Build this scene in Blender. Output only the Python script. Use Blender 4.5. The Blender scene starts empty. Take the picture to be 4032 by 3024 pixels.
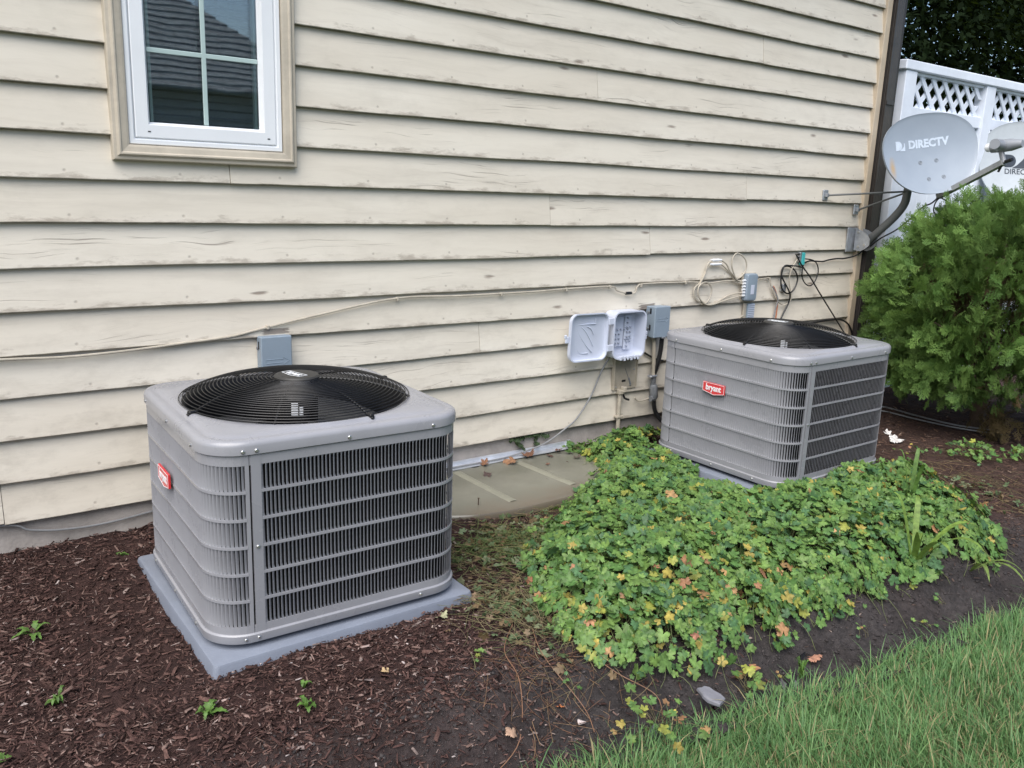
import bpy, math, random
import numpy as np
from mathutils import Vector, Matrix
random.seed(7); RNG = np.random.default_rng(7)
S = bpy.context.scene
COL = S.collection
rad = math.radians

# ------------------------------------------------------------------ camera
CAM_LOC = Vector((0.0, -3.5429, 1.3007))
YAW, PITCH, ROLL = 0.63548, -0.22454, 0.0360
fw = Vector((math.sin(YAW)*math.cos(PITCH), math.cos(YAW)*math.cos(PITCH), math.sin(PITCH)))
rt = Vector((math.cos(YAW), -math.sin(YAW), 0)); up = rt.cross(fw)
r2 = rt*math.cos(ROLL)+up*math.sin(ROLL); u2 = -rt*math.sin(ROLL)+up*math.cos(ROLL)
cam = bpy.data.cameras.new('camera'); cam.sensor_width = 36; cam.lens = 3375.25/4032*36
cam.clip_start = 0.05; cam.clip_end = 500
camo = bpy.data.objects.new('camera', cam); COL.objects.link(camo)
camo.matrix_world = Matrix(((r2.x, u2.x, -fw.x, CAM_LOC.x), (r2.y, u2.y, -fw.y, CAM_LOC.y), (r2.z, u2.z, -fw.z, CAM_LOC.z), (0, 0, 0, 1)))
S.camera = camo

# ------------------------------------------------------------------ sky, sun, exposure
SUN_FROM = Vector((-0.46, -0.36, 0.88)).normalized()
w = bpy.data.worlds.new('World'); S.world = w; w.use_nodes = True
nt = w.node_tree; bg = nt.nodes['Background']
sky = nt.nodes.new('ShaderNodeTexSky'); sky.sky_type = 'NISHITA'; sky.sun_disc = False
sky.sun_elevation = math.asin(SUN_FROM.z); sky.sun_rotation = math.atan2(SUN_FROM.x, SUN_FROM.y)
sky.air_density = 1.0; sky.dust_density = 2.5; sky.ozone_density = 1.0
hs = nt.nodes.new('ShaderNodeHueSaturation'); hs.inputs['Saturation'].default_value = 1.1
nt.links.new(sky.outputs[0], hs.inputs['Color']); nt.links.new(hs.outputs[0], bg.inputs['Color'])
bg.inputs['Strength'].default_value = 0.085
sun = bpy.data.lights.new('sun', 'SUN'); sun.energy = 2.2; sun.angle = rad(65); sun.color = (1.0, 0.985, 0.96)
suno = bpy.data.objects.new('sun', sun); COL.objects.link(suno)
suno.rotation_euler = SUN_FROM.to_track_quat('Z', 'Y').to_euler(); suno.location = (-3, -4, 6)
S.view_settings.view_transform = 'Standard'; S.view_settings.look = 'None'
S.view_settings.gamma = 1.0; S.view_settings.use_curve_mapping = False
S.view_settings.exposure = 1.08
try:
    S.render.engine = 'CYCLES'; S.cycles.use_denoising = True
    S.cycles.max_bounces = 6; S.cycles.transparent_max_bounces = 12
except Exception: pass

# ------------------------------------------------------------------ materials
def mat_base(name):
    m = bpy.data.materials.new(name); m.use_nodes = True
    return m, m.node_tree, m.node_tree.nodes['Principled BSDF']
def N(t, typ, **kw):
    n = t.nodes.new(typ)
    for k, v in kw.items():
        if k in n.inputs: n.inputs[k].default_value = v
        else: setattr(n, k, v)
    return n
def L(t, a, b): t.links.new(a, b)
def mathn(t, op, a, b=None, c=None):
    n = t.nodes.new('ShaderNodeMath'); n.operation = op
    for i, v in enumerate((a, b, c)):
        if v is None: continue
        if isinstance(v, (int, float)): n.inputs[i].default_value = v
        else: t.links.new(v, n.inputs[i])
    return n.outputs[0]
def ramp(t, fac, stops):
    n = t.nodes.new('ShaderNodeValToRGB'); e = n.color_ramp.elements
    while len(e) < len(stops): e.new(0.5)
    for i, (p, c) in enumerate(stops):
        e[i].position = p; e[i].color = (c if len(c) == 4 else (*c, 1)) if not isinstance(c, (int, float)) else (c, c, c, 1)
    t.links.new(fac, n.inputs[0]); return n.outputs[0]
def mixc(t, fac, a, b, mode='MIX'):
    n = t.nodes.new('ShaderNodeMix'); n.data_type = 'RGBA'; n.blend_type = mode
    for i, v in ((0, fac), (6, a), (7, b)):
        if isinstance(v, (int, float)): n.inputs[i].default_value = v
        elif isinstance(v, tuple): n.inputs[i].default_value = (*v[:3], 1)
        else: t.links.new(v, n.inputs[i])
    return n.outputs[2]
def bumpn(t, p, h, strength=0.3, dist=0.01):
    b = N(t, 'ShaderNodeBump', Strength=strength, Distance=dist); L(t, h, b.inputs['Height']); L(t, b.outputs[0], p.inputs['Normal'])
MATS = {}
def mat(name, col, rough=0.5, metal=0.0, var=0.12, vs=14.0, bump=0.0, bs=120.0, rv=0.1, coat=0.0, spec=0.5, dirt=0.0):
    if name in MATS: return MATS[name]
    m, t, p = mat_base(name); MATS[name] = m
    tc = N(t, 'ShaderNodeTexCoord'); n = N(t, 'ShaderNodeTexNoise', Scale=vs, Detail=6.0, Roughness=0.62); L(t, tc.outputs['Object'], n.inputs['Vector'])
    lo = tuple(c*(1-var) for c in col); hi = tuple(min(1, c*(1+var)) for c in col)
    c = ramp(t, n.outputs[0], [(0.3, lo), (0.7, hi)])
    if dirt:
        n2 = N(t, 'ShaderNodeTexNoise', Scale=vs*0.35, Detail=8.0, Roughness=0.7); L(t, tc.outputs['Object'], n2.inputs['Vector'])
        c = mixc(t, mathn(t, 'MULTIPLY', ramp(t, n2.outputs[0], [(0.48, 0.0), (0.7, 1.0)]), dirt), c, (0.13, 0.105, 0.08))
    L(t, c, p.inputs['Base Color'])
    L(t, mathn(t, 'ADD', mathn(t, 'MULTIPLY', n.outputs[0], rv*2), rough-rv), p.inputs['Roughness'])
    p.inputs['Metallic'].default_value = metal; p.inputs['Coat Weight'].default_value = coat; p.inputs['Specular IOR Level'].default_value = spec
    if bump:
        nb = N(t, 'ShaderNodeTexNoise', Scale=bs, Detail=4.0); L(t, tc.outputs['Object'], nb.inputs['Vector']); bumpn(t, p, nb.outputs[0], bump, 0.004)
    return m
def attr_mat(name, rough=0.55, transl=0.0, bump=0.0, spec=0.4, nvar=0.0):
    m, t, p = mat_base(name); MATS[name] = m
    a = N(t, 'ShaderNodeAttribute', attribute_name='Col'); c = a.outputs['Color']
    if nvar:
        g = N(t, 'ShaderNodeNewGeometry'); n = N(t, 'ShaderNodeTexNoise', Scale=nvar, Detail=5.0); L(t, g.outputs['Position'], n.inputs['Vector'])
        c = mixc(t, 1.0, c, ramp(t, n.outputs[0], [(0.3, 0.62), (0.7, 1.3)]), 'MULTIPLY')
        if bump: bumpn(t, p, n.outputs[0], bump, 0.004)
    L(t, c, p.inputs['Base Color']); p.inputs['Roughness'].default_value = rough; p.inputs['Specular IOR Level'].default_value = spec
    if transl:
        tr = N(t, 'ShaderNodeBsdfTranslucent'); L(t, mixc(t, 0.35, c, (0.16, 0.24, 0.02)), tr.inputs['Color'])
        mx = N(t, 'ShaderNodeMixShader', Fac=transl); L(t, p.outputs[0], mx.inputs[1]); L(t, tr.outputs[0], mx.inputs[2])
        L(t, mx.outputs[0], t.nodes['Material Output'].inputs['Surface'])
    return m

E_ = 0.16  # siding exposure
def siding_mat():
    m, t, p = mat_base('siding_paint')
    g = N(t, 'ShaderNodeNewGeometry'); oi = N(t, 'ShaderNodeObjectInfo')
    s = N(t, 'ShaderNodeSeparateXYZ'); L(t, g.outputs['Position'], s.inputs[0])
    x, z = s.outputs[0], s.outputs[2]; rn = mathn(t, 'MULTIPLY', oi.outputs['Random'], 57.0)
    def vec(sx, sz, warp=None):
        c = N(t, 'ShaderNodeCombineXYZ'); L(t, mathn(t, 'ADD', mathn(t, 'MULTIPLY', x, sx), rn), c.inputs[0])
        zz = mathn(t, 'MULTIPLY', z, sz)
        if warp is not None: zz = mathn(t, 'ADD', zz, warp)
        L(t, zz, c.inputs[2]); L(t, rn, c.inputs[1]); return c.outputs[0]
    wn = N(t, 'ShaderNodeTexNoise', Scale=1.0, Detail=2.0); L(t, vec(2.2, 5.0), wn.inputs['Vector'])
    gr = N(t, 'ShaderNodeTexNoise', Scale=1.0, Detail=8.0, Roughness=0.65); L(t, vec(1.6, 46.0, mathn(t, 'MULTIPLY', wn.outputs[0], 7.0)), gr.inputs['Vector'])
    ck = N(t, 'ShaderNodeTexNoise', Scale=1.0, Detail=5.0, Roughness=0.6); L(t, vec(2.6, 150.0, mathn(t, 'MULTIPLY', wn.outputs[0], 16.0)), ck.inputs['Vector'])
    mk = N(t, 'ShaderNodeTexNoise', Scale=1.0, Detail=3.0); L(t, vec(1.3, 7.0), mk.inputs['Vector'])
    big = N(t, 'ShaderNodeTexNoise', Scale=1.0, Detail=5.0); L(t, vec(0.9, 3.0), big.inputs['Vector'])
    base = ramp(t, big.outputs[0], [(0.3, (0.65, 0.595, 0.50)), (0.7, (0.725, 0.678, 0.585))])
    base = mixc(t, mathn(t, 'MULTIPLY', oi.outputs['Random'], 0.22), base, (0.59, 0.535, 0.44))
    base = mixc(t, mathn(t, 'MULTIPLY', ramp(t, gr.outputs[0], [(0.52, 0.0), (0.80, 1.0)]), 0.25), base, (0.40, 0.35, 0.28))
    crack = mathn(t, 'MULTIPLY', ramp(t, ck.outputs[0], [(0.60, 0.0), (0.66, 1.0)]), ramp(t, mk.outputs[0], [(0.52, 0.0), (0.68, 1.0)]))
    base = mixc(t, mathn(t, 'MULTIPLY', crack, 0.7), base, (0.17, 0.14, 0.115))
    # knots
    vo = N(t, 'ShaderNodeTexVoronoi', Scale=1.0, Randomness=1.0); L(t, vec(2.3, 8.5), vo.inputs['Vector'])
    vc = N(t, 'ShaderNodeSeparateXYZ'); L(t, vo.outputs['Color'], vc.inputs[0])
    has = ramp(t, vc.outputs[0], [(0.50, 0.0), (0.52, 1.0)])
    rr_ = mathn(t, 'ADD', vo.outputs['Distance'], mathn(t, 'MULTIPLY', mathn(t, 'SUBTRACT', ck.outputs[0], 0.5), 0.16))
    kn = mathn(t, 'MULTIPLY', has, ramp(t, rr_, [(0.045, 1.0), (0.10, 0.0)]))
    base = mixc(t, mathn(t, 'MULTIPLY', kn, 0.75), base, (0.16, 0.115, 0.09))
    # nail heads on the stud spacing
    fx = mathn(t, 'MULTIPLY', mathn(t, 'SUBTRACT', mathn(t, 'FRACT', mathn(t, 'ADD', mathn(t, 'DIVIDE', x, 0.406), mathn(t, 'MULTIPLY', oi.outputs['Random'], 0.13))), 0.5), 0.406)
    fz = mathn(t, 'SUBTRACT', mathn(t, 'MULTIPLY', mathn(t, 'FRACT', mathn(t, 'DIVIDE', z, E_)), E_), 0.027)
    d = mathn(t, 'SQRT', mathn(t, 'ADD', mathn(t, 'POWER', fx, 2.0), mathn(t, 'POWER', fz, 2.0)))
    nail = ramp(t, d, [(0.0028, 1.0), (0.0055, 0.0)])
    base = mixc(t, mathn(t, 'MULTIPLY', nail, 0.45), base, (0.12, 0.09, 0.075))
    # mildew and splashed dirt: its own shape, heavier near the soil
    dn = N(t, 'ShaderNodeTexNoise', Scale=1.0, Detail=9.0, Roughness=0.72); L(t, vec(4.5, 9.0), dn.inputs['Vector'])
    low = ramp(t, z, [(0.0, 1.0), (0.9, 0.35)])
    dirt = mathn(t, 'MULTIPLY', mathn(t, 'MULTIPLY', ramp(t, dn.outputs[0], [(0.50, 0.0), (0.74, 1.0)]), low), 0.42)
    base = mixc(t, dirt, base, (0.23, 0.20, 0.155))
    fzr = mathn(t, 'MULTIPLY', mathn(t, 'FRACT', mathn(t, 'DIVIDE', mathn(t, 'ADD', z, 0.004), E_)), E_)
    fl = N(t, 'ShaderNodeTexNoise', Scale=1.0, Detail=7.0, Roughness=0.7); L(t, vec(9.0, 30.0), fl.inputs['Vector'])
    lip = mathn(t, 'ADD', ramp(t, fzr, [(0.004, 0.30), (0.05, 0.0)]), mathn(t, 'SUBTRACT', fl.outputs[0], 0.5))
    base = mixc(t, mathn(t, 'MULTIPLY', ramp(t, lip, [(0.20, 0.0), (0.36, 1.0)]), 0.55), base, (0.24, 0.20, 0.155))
    gm = N(t, 'ShaderNodeTexNoise', Scale=1.0, Detail=8.0, Roughness=0.7); L(t, vec(1.6, 14.0), gm.inputs['Vector'])
    base = mixc(t, mathn(t, 'MULTIPLY', ramp(t, gm.outputs[0], [(0.46, 0.0), (0.72, 1.0)]), 0.22), base, (0.36, 0.32, 0.26))
    # bare grey wood patches: left of the right disconnect box, above the left one
    def patch(cx, cz, hx, hz):
        q = mathn(t, 'MAXIMUM', mathn(t, 'DIVIDE', mathn(t, 'ABSOLUTE', mathn(t, 'SUBTRACT', x, cx)), hx), mathn(t, 'DIVIDE', mathn(t, 'ABSOLUTE', mathn(t, 'SUBTRACT', z, cz)), hz))
        q = mathn(t, 'ADD', q, mathn(t, 'MULTIPLY', mathn(t, 'SUBTRACT', ck.outputs[0], 0.5), 1.6))
        return ramp(t, q, [(0.85, 1.0), (1.05, 0.0)])
    for a in ((3.565, 0.652, 0.062, 0.024), (3.555, 0.56, 0.035, 0.09), (1.34, 0.665, 0.06, 0.012)):
        base = mixc(t, mathn(t, 'MULTIPLY', patch(*a), 0.8), base, (0.14, 0.115, 0.10))
    L(t, base, p.inputs['Base Color']); p.inputs['Roughness'].default_value = 0.62; p.inputs['Specular IOR Level'].default_value = 0.3
    h = mathn(t, 'SUBTRACT', mathn(t, 'MULTIPLY', gr.outputs[0], 0.5), mathn(t, 'ADD', crack, mathn(t, 'ADD', kn, nail)))
    bumpn(t, p, h, 0.35, 0.003)
    return m
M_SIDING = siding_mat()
M_BUTT = mat('lap_shadow_edge', (0.15, 0.125, 0.10), 0.85, var=0.4, vs=30)  # dark colour on the board undersides paints in the lap shadow lines
M_TRIM = mat('trim_paint', (0.51, 0.455, 0.365), 0.55, var=0.1, vs=9, bump=0.15, bs=60, dirt=0.35)
M_CORNER = mat('corner_trim_paint', (0.57, 0.475, 0.355), 0.55, var=0.12, vs=6, bump=0.15, bs=60, dirt=0.25)
M_CONC = mat('concrete', (0.40, 0.365, 0.335), 0.85, var=0.25, vs=8, bump=0.5, bs=90, dirt=0.3)
M_VINYL = mat('white_vinyl', (0.80, 0.82, 0.84), 0.32, var=0.03, vs=5)
M_FENCE = mat('white_fence_paint', (0.79, 0.84, 0.92), 0.5, var=0.07, vs=5, bump=0.1, bs=40, dirt=0.10)
M_GRILLE = mat('window_grille_bar', (0.43, 0.54, 0.52), 0.4, var=0.03)
M_BROWN = mat('brown_aluminium', (0.045, 0.040, 0.038), 0.24, var=0.2, vs=7, dirt=0.15)
M_ACPAINT = mat('taupe_powder_coat', (0.270, 0.272, 0.292), 0.28, var=0.06, vs=6, bump=0.05, bs=700, rv=0.06, coat=0.12)
M_COIL = mat('condenser_coil_fins', (0.012, 0.013, 0.014), 0.5, metal=0.6, var=0.4, vs=60)
M_BLACK = mat('black_wire_coat', (0.006, 0.006, 0.007), 0.42, var=0.2)
M_HUB = mat('dusty_black_plastic', (0.030, 0.029, 0.027), 0.55, var=0.25, vs=20)
M_SHROUD = mat('dark_fan_shroud', (0.012, 0.012, 0.013), 0.45, var=0.3)
M_BLADE = mat('fan_blade_metal', (0.075, 0.077, 0.08), 0.3, metal=0.3, var=0.15)
M_ZINC = mat('zinc_screw', (0.55, 0.55, 0.54), 0.3, metal=0.9, var=0.15, vs=60)
M_LABEL = mat('white_print', (0.78, 0.80, 0.82), 0.45, var=0.02)
M_RED = mat('red_badge_enamel', (0.58, 0.035, 0.04), 0.3, var=0.05, coat=0.3)
M_PAD = mat('grey_equipment_pad', (0.185, 0.207, 0.255), 0.6, var=0.08, vs=7, bump=0.25, bs=240, dirt=0.12)
M_BLUEGREY = mat('blue_grey_enamel', (0.245, 0.305, 0.365), 0.42, var=0.06, vs=10, dirt=0.12)
M_TELCO = mat('pale_grey_plastic', (0.55, 0.59, 0.69), 0.4, var=0.04, vs=6, dirt=0.06)
M_TELCO2 = mat('grey_plastic_posts', (0.30, 0.33, 0.40), 0.45, var=0.06)
M_BEIGEP = mat('painted_beige_metal', (0.43, 0.385, 0.31), 0.55, var=0.14, vs=18, dirt=0.4)
M_CABLE_B = mat('beige_coax', (0.47, 0.425, 0.345), 0.5, var=0.15, vs=30, dirt=0.3)
M_CABLE_K = mat('black_coax', (0.014, 0.014, 0.015), 0.4, var=0.2)
M_CABLE_G = mat('grey_cable', (0.22, 0.225, 0.23), 0.5, var=0.12, vs=30)
M_CABLE_O = mat('orange_wire', (0.46, 0.16, 0.08), 0.5, var=0.1)
M_LBGREY = mat('grey_conduit_fitting', (0.20, 0.21, 0.225), 0.5, var=0.2, vs=25, dirt=0.3)
M_TEAL = mat('teal_plastic', (0.06, 0.42, 0.42), 0.4, var=0.08)
M_GALV = mat('galvanised_steel', (0.42, 0.44, 0.47), 0.4, metal=0.7, var=0.2, vs=25)
M_ALU = mat('mill_aluminium', (0.66, 0.69, 0.74), 0.38, metal=0.55, var=0.15, vs=12, dirt=0.15)
M_MAST = mat('grey_mast_paint', (0.115, 0.120, 0.118), 0.42, var=0.12, vs=14)
M_ARM = mat('light_grey_arm_paint', (0.30, 0.31, 0.31), 0.45, var=0.1)
M_PRINT = mat('pale_blue_print', (0.52, 0.59, 0.68), 0.5, var=0.12, vs=60)
M_PRINTD = mat('charcoal_print', (0.035, 0.045, 0.06), 0.5, var=0.1)
M_LNB = mat('lnb_plastic', (0.25, 0.265, 0.29), 0.4, var=0.06)
M_WELLRIB = mat('cover_rib_plastic', (0.245, 0.24, 0.185), 0.45, var=0.08, vs=20, dirt=0.25)
M_BARK = mat('bark', (0.10, 0.07, 0.05), 0.9, var=0.4, vs=20, bump=0.6, bs=60)
M_STONE = mat('grey_stone', (0.17, 0.17, 0.19), 0.75, var=0.12, vs=14, bump=0.4, bs=70)
M_ROOM = mat('dark_room', (0.02, 0.022, 0.022), 0.9)
M_BLIND = mat('window_blind', (0.16, 0.17, 0.165), 0.7, var=0.05)
M_NWALL = mat('neighbour_siding', (0.40, 0.42, 0.43), 0.8, var=0.1, vs=3)
M_NROOF = mat('asphalt_shingle', (0.19, 0.205, 0.215), 0.9, var=0.35, vs=9, bump=0.5, bs=60)
M_PAPER = mat('white_paper', (0.62, 0.60, 0.58), 0.7, var=0.1)
M_BLACKPLASTIC = mat('black_edging_plastic', (0.016, 0.016, 0.02), 0.35, var=0.2)

def glass_mat():
    m = bpy.data.materials.new('window_glass'); m.use_nodes = True; t = m.node_tree; t.nodes.clear()
    o = N(t, 'ShaderNodeOutputMaterial'); g = N(t, 'ShaderNodeBsdfGlossy', Roughness=0.012, Color=(0.93, 0.97, 1.0, 1)); tr = N(t, 'ShaderNodeBsdfTransparent', Color=(0.96, 0.98, 0.97, 1))
    f = N(t, 'ShaderNodeFresnel', IOR=1.5); k = mathn(t, 'ADD', mathn(t, 'MULTIPLY', f.outputs[0], 1.4), 0.06)
    tc = N(t, 'ShaderNodeTexCoord'); n = N(t, 'ShaderNodeTexNoise', Scale=5.0, Detail=1.0); L(t, tc.outputs['Object'], n.inputs['Vector'])
    b = N(t, 'ShaderNodeBump', Strength=0.03, Distance=0.01); L(t, n.outputs[0], b.inputs['Height']); L(t, b.outputs[0], g.inputs['Normal'])
    mx = N(t, 'ShaderNodeMixShader'); L(t, k, mx.inputs[0]); L(t, tr.outputs[0], mx.inputs[1]); L(t, g.outputs[0], mx.inputs[2]); L(t, mx.outputs[0], o.inputs[0]); return m
M_GLASS = glass_mat()

def cover_mat():
    m, t, p = mat_base('window_well_plastic')
    tc = N(t, 'ShaderNodeTexCoord'); n = N(t, 'ShaderNodeTexNoise', Scale=5.0, Detail=8.0, Roughness=0.7); L(t, tc.outputs['Object'], n.inputs['Vector'])
    s = N(t, 'ShaderNodeSeparateXYZ'); L(t, tc.outputs['Object'], s.inputs[0])
    c = ramp(t, n.outputs[0], [(0.3, (0.150, 0.148, 0.115)), (0.7, (0.20, 0.196, 0.155))])
    # dried mud washed to the outer lip
    e = mathn(t, 'ADD', ramp(t, mathn(t, 'MULTIPLY', s.outputs[1], -1.0), [(0.33, 0.0), (0.60, 1.0)]), mathn(t, 'MULTIPLY', mathn(t, 'SUBTRACT', n.outputs[0], 0.5), 1.5))
    c = mixc(t, mathn(t, 'MULTIPLY', ramp(t, e, [(0.35, 0.0), (1.0, 1.0)]), 0.75), c, (0.135, 0.105, 0.075))
    L(t, c, p.inputs['Base Color']); p.inputs['Roughness'].default_value = 0.22; return m
M_COVER = cover_mat()

def dish_mat():
    m, t, p = mat_base('dish_paint')
    tc = N(t, 'ShaderNodeTexCoord'); s = N(t, 'ShaderNodeSeparateXYZ'); L(t, tc.outputs['Object'], s.inputs[0])
    n = N(t, 'ShaderNodeTexNoise', Scale=9.0, Detail=5.0); L(t, tc.outputs['Object'], n.inputs['Vector'])
    c = ramp(t, n.outputs[0], [(0.3, (0.27, 0.315, 0.375)), (0.7, (0.295, 0.34, 0.40))])
    dx = mathn(t, 'DIVIDE', mathn(t, 'ADD', s.outputs[0], 0.272), 0.032); dy = mathn(t, 'DIVIDE', mathn(t, 'ADD', s.outputs[1], 0.065), 0.085)
    d = mathn(t, 'SQRT', mathn(t, 'ADD', mathn(t, 'POWER', dx, 2.0), mathn(t, 'POWER', dy, 2.0)))
    d = mathn(t, 'ADD', d, mathn(t, 'MULTIPLY', mathn(t, 'SUBTRACT', n.outputs[0], 0.5), 0.7))
    c = mixc(t, mathn(t, 'MULTIPLY', ramp(t, d, [(0.2, 1.0), (1.3, 0.0)]), 0.75), c, (0.42, 0.27, 0.10))
    L(t, c, p.inputs['Base Color']); p.inputs['Roughness'].default_value = 0.42; return m
M_DISH = dish_mat()

def bed_mat():
    m, t, p = mat_base('mulch_and_soil')
    g = N(t, 'ShaderNodeNewGeometry'); a = N(t, 'ShaderNodeAttribute', attribute_name='Col')
    n1 = N(t, 'ShaderNodeTexNoise', Scale=45.0, Detail=9.0, Roughness=0.75); L(t, g.outputs['Position'], n1.inputs['Vector'])
    n2 = N(t, 'ShaderNodeTexNoise', Scale=7.0, Detail=6.0); L(t, g.outputs['Position'], n2.inputs['Vector'])
    c = mixc(t, 1.0, a.outputs['Color'], ramp(t, n1.outputs[0], [(0.3, 0.45), (0.7, 1.5)]), 'MULTIPLY')
    c = mixc(t, 1.0, c, ramp(t, n2.outputs[0], [(0.3, 0.75), (0.7, 1.25)]), 'MULTIPLY')
    L(t, c, p.inputs['Base Color']); p.inputs['Roughness'].default_value = 0.92; p.inputs['Specular IOR Level'].default_value = 0.2
    bumpn(t, p, n1.outputs[0], 0.9, 0.02); return m
M_BED = bed_mat()
M_CHIP = attr_mat('wood_mulch_chips', 0.85, bump=0.4, nvar=160.0, spec=0.25)
M_LEAF = attr_mat('leaf_green', 0.5, transl=0.22, nvar=60.0, spec=0.35)
M_GRASS = attr_mat('grass_blade', 0.5, transl=0.25, spec=0.3)
M_ARBOR = attr_mat('arborvitae_scale_leaf', 0.6, transl=0.30, spec=0.25)
M_TREELEAF = attr_mat('tree_leaf', 0.9, transl=0.15, spec=0.04)
M_DEAD = attr_mat('dead_leaf', 0.75, nvar=90.0, bump=0.3)
M_LAWN = mat('lawn_soil_thatch', (0.055, 0.075, 0.03), 0.9, var=0.5, vs=30, bump=0.5, bs=90)

# ------------------------------------------------------------------ object helpers
def link(o, parent=None):
    COL.objects.link(o)
    if parent is not None: o.parent = parent
    return o
def tag(o, label=None, cat=None, group=None, kind=None):
    for k, v in (('label', label), ('category', cat), ('group', group), ('kind', kind)):
        if v: o[k] = v
    return o
def empty(name, loc=(0, 0, 0), rz=0.0, label=None, cat=None, group=None):
    o = bpy.data.objects.new(name, None); o.location = loc; o.rotation_euler[2] = rz; o.empty_display_size = 0.1
    link(o); return tag(o, label, cat, group)
def mesh_np(name, V, F, mat_, parent=None, smooth=False, colors=None):
    """V (n,3) array, F (m,k) int array of equal sized faces"""
    V = np.asarray(V, np.float32); F = np.asarray(F, np.int32); me = bpy.data.meshes.new(name)
    me.vertices.add(len(V)); me.vertices.foreach_set('co', V.ravel())
    k = F.shape[1]; me.loops.add(F.size); me.loops.foreach_set('vertex_index', F.ravel())
    me.polygons.add(len(F)); me.polygons.foreach_set('loop_start', np.arange(0, F.size, k, dtype=np.int32))
    me.polygons.foreach_set('loop_total', np.full(len(F), k, np.int32))
    if smooth: me.polygons.foreach_set('use_smooth', np.ones(len(F), bool))
    me.update(calc_edges=True)
    if colors is not None:
        ca = me.color_attributes.new('Col', 'FLOAT_COLOR', 'POINT')
        c = np.ones((len(V), 4), np.float32); c[:, :3] = colors; ca.data.foreach_set('color', c.ravel())
    if mat_: me.materials.append(mat_)
    return link(bpy.data.objects.new(name, me), parent)
class MB:
    def __init__(s): s.v = []; s.f = []
    def add(s, v, f):
        o = len(s.v); s.v += [tuple(p) for p in v]; s.f += [tuple(i+o for i in q) for q in f]; return s
    def box(s, x0, x1, y0, y1, z0, z1, b=0.0):
        if b <= 0:
            v = [(x, y, z) for z in (z0, z1) for y in (y0, y1) for x in (x0, x1)]
            return s.add(v, [(0, 2, 3, 1), (4, 5, 7, 6), (0, 1, 5, 4), (2, 6, 7, 3), (0, 4, 6, 2), (1, 3, 7, 5)])
        # chamfered box
        X, Y, Z = (x0, x1), (y0, y1), (z0, z1); v = []; idx = {}
        for i in (0, 1):
            for j in (0, 1):
                for k in (0, 1):
                    sx, sy, sz = (1, -1)[i]*b, (1, -1)[j]*b, (1, -1)[k]*b
                    for a, q in (('x', (X[i], Y[j]+sy, Z[k]+sz)), ('y', (X[i]+sx, Y[j], Z[k]+sz)), ('z', (X[i]+sx, Y[j]+sy, Z[k]))):
                        idx[i, j, k, a] = len(v); v.append(q)
        f = []
        for i in (0, 1):
            o = 1 if i else -1
            def quad(l): f.append(tuple(l if o > 0 else l[::-1]))
            quad([idx[i, 0, 0, 'x'], idx[i, 1, 0, 'x'], idx[i, 1, 1, 'x'], idx[i, 0, 1, 'x']])
            quad([idx[0, i, 0, 'y'], idx[0, i, 1, 'y'], idx[1, i, 1, 'y'], idx[1, i, 0, 'y']])
            quad([idx[0, 0, i, 'z'], idx[1, 0, i, 'z'], idx[1, 1, i, 'z'], idx[0, 1, i, 'z']])
        for i in (0, 1):
            for j in (0, 1):
                f.append((idx[i, j, 0, 'x'], idx[i, j, 0, 'y'], idx[i, j, 1, 'y'], idx[i, j, 1, 'x']))
                f.append((idx[i, 0, j, 'x'], idx[i, 0, j, 'z'], idx[i, 1, j, 'z'], idx[i, 1, j, 'x']))
                f.append((idx[0, i, j, 'y'], idx[0, i, j, 'z'], idx[1, i, j, 'z'], idx[1, i, j, 'y']))
                for k in (0, 1): f.append((idx[i, j, k, 'x'], idx[i, j, k, 'y'], idx[i, j, k, 'z']))
        return s.add(v, f)
    def loops(s, loops, cap0=False, cap1=False, closed=True):
        n = len(loops[0]); o = len(s.v)
        for l in loops: s.v += [tuple(p) for p in l]
        for a in range(len(loops)-1):
            for i in range(n if closed else n-1):
                j = (i+1) % n; s.f.append((o+a*n+i, o+a*n+j, o+(a+1)*n+j, o+(a+1)*n+i))
        if cap0: s.f.append(tuple(o+i for i in range(n))[::-1])
        if cap1: s.f.append(tuple(o+(len(loops)-1)*n+i for i in range(n)))
        return s
    def tube(s, pts, r, n=6, cap=True):
        P = [Vector(p) for p in pts]; R = r if isinstance(r, (list, tuple)) else [r]*len(P); ls = []
        prev = None
        for i, p in enumerate(P):
            d = (P[min(i+1, len(P)-1)]-P[max(i-1, 0)])
            if d.length < 1e-9: d = Vector((0, 0, 1))
            d.normalize()
            if prev is None: a = d.orthogonal().normalized()
            else:
                a = prev - d*prev.dot(d)
                a = a.normalized() if a.length > 1e-6 else d.orthogonal().normalized()
            prev = a; b = d.cross(a)
            ls.append([p+(a*math.cos(2*math.pi*k/n)+b*math.sin(2*math.pi*k/n))*R[i] for k in range(n)])
        return s.loops(ls, cap, cap)
    def lathe(s, prof, n=32, c=(0, 0)):
        return s.loops([[(c[0]+r*math.cos(2*math.pi*k/n), c[1]+r*math.sin(2*math.pi*k/n), z) for k in range(n)] for r, z in prof])
    def build(s, name, m, parent=None, smooth=False, M=None):
        me = bpy.data.meshes.new(name); v = s.v if M is None else [tuple(M @ Vector(p)) for p in s.v]
        me.from_pydata(v, [], s.f); me.update()
        if smooth:
            me.polygons.foreach_set('use_smooth', [True]*len(me.polygons))
            try: me.set_sharp_from_angle(angle=rad(40))
            except Exception: pass
        if m: me.materials.append(m)
        return link(bpy.data.objects.new(name, me), parent)
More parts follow.
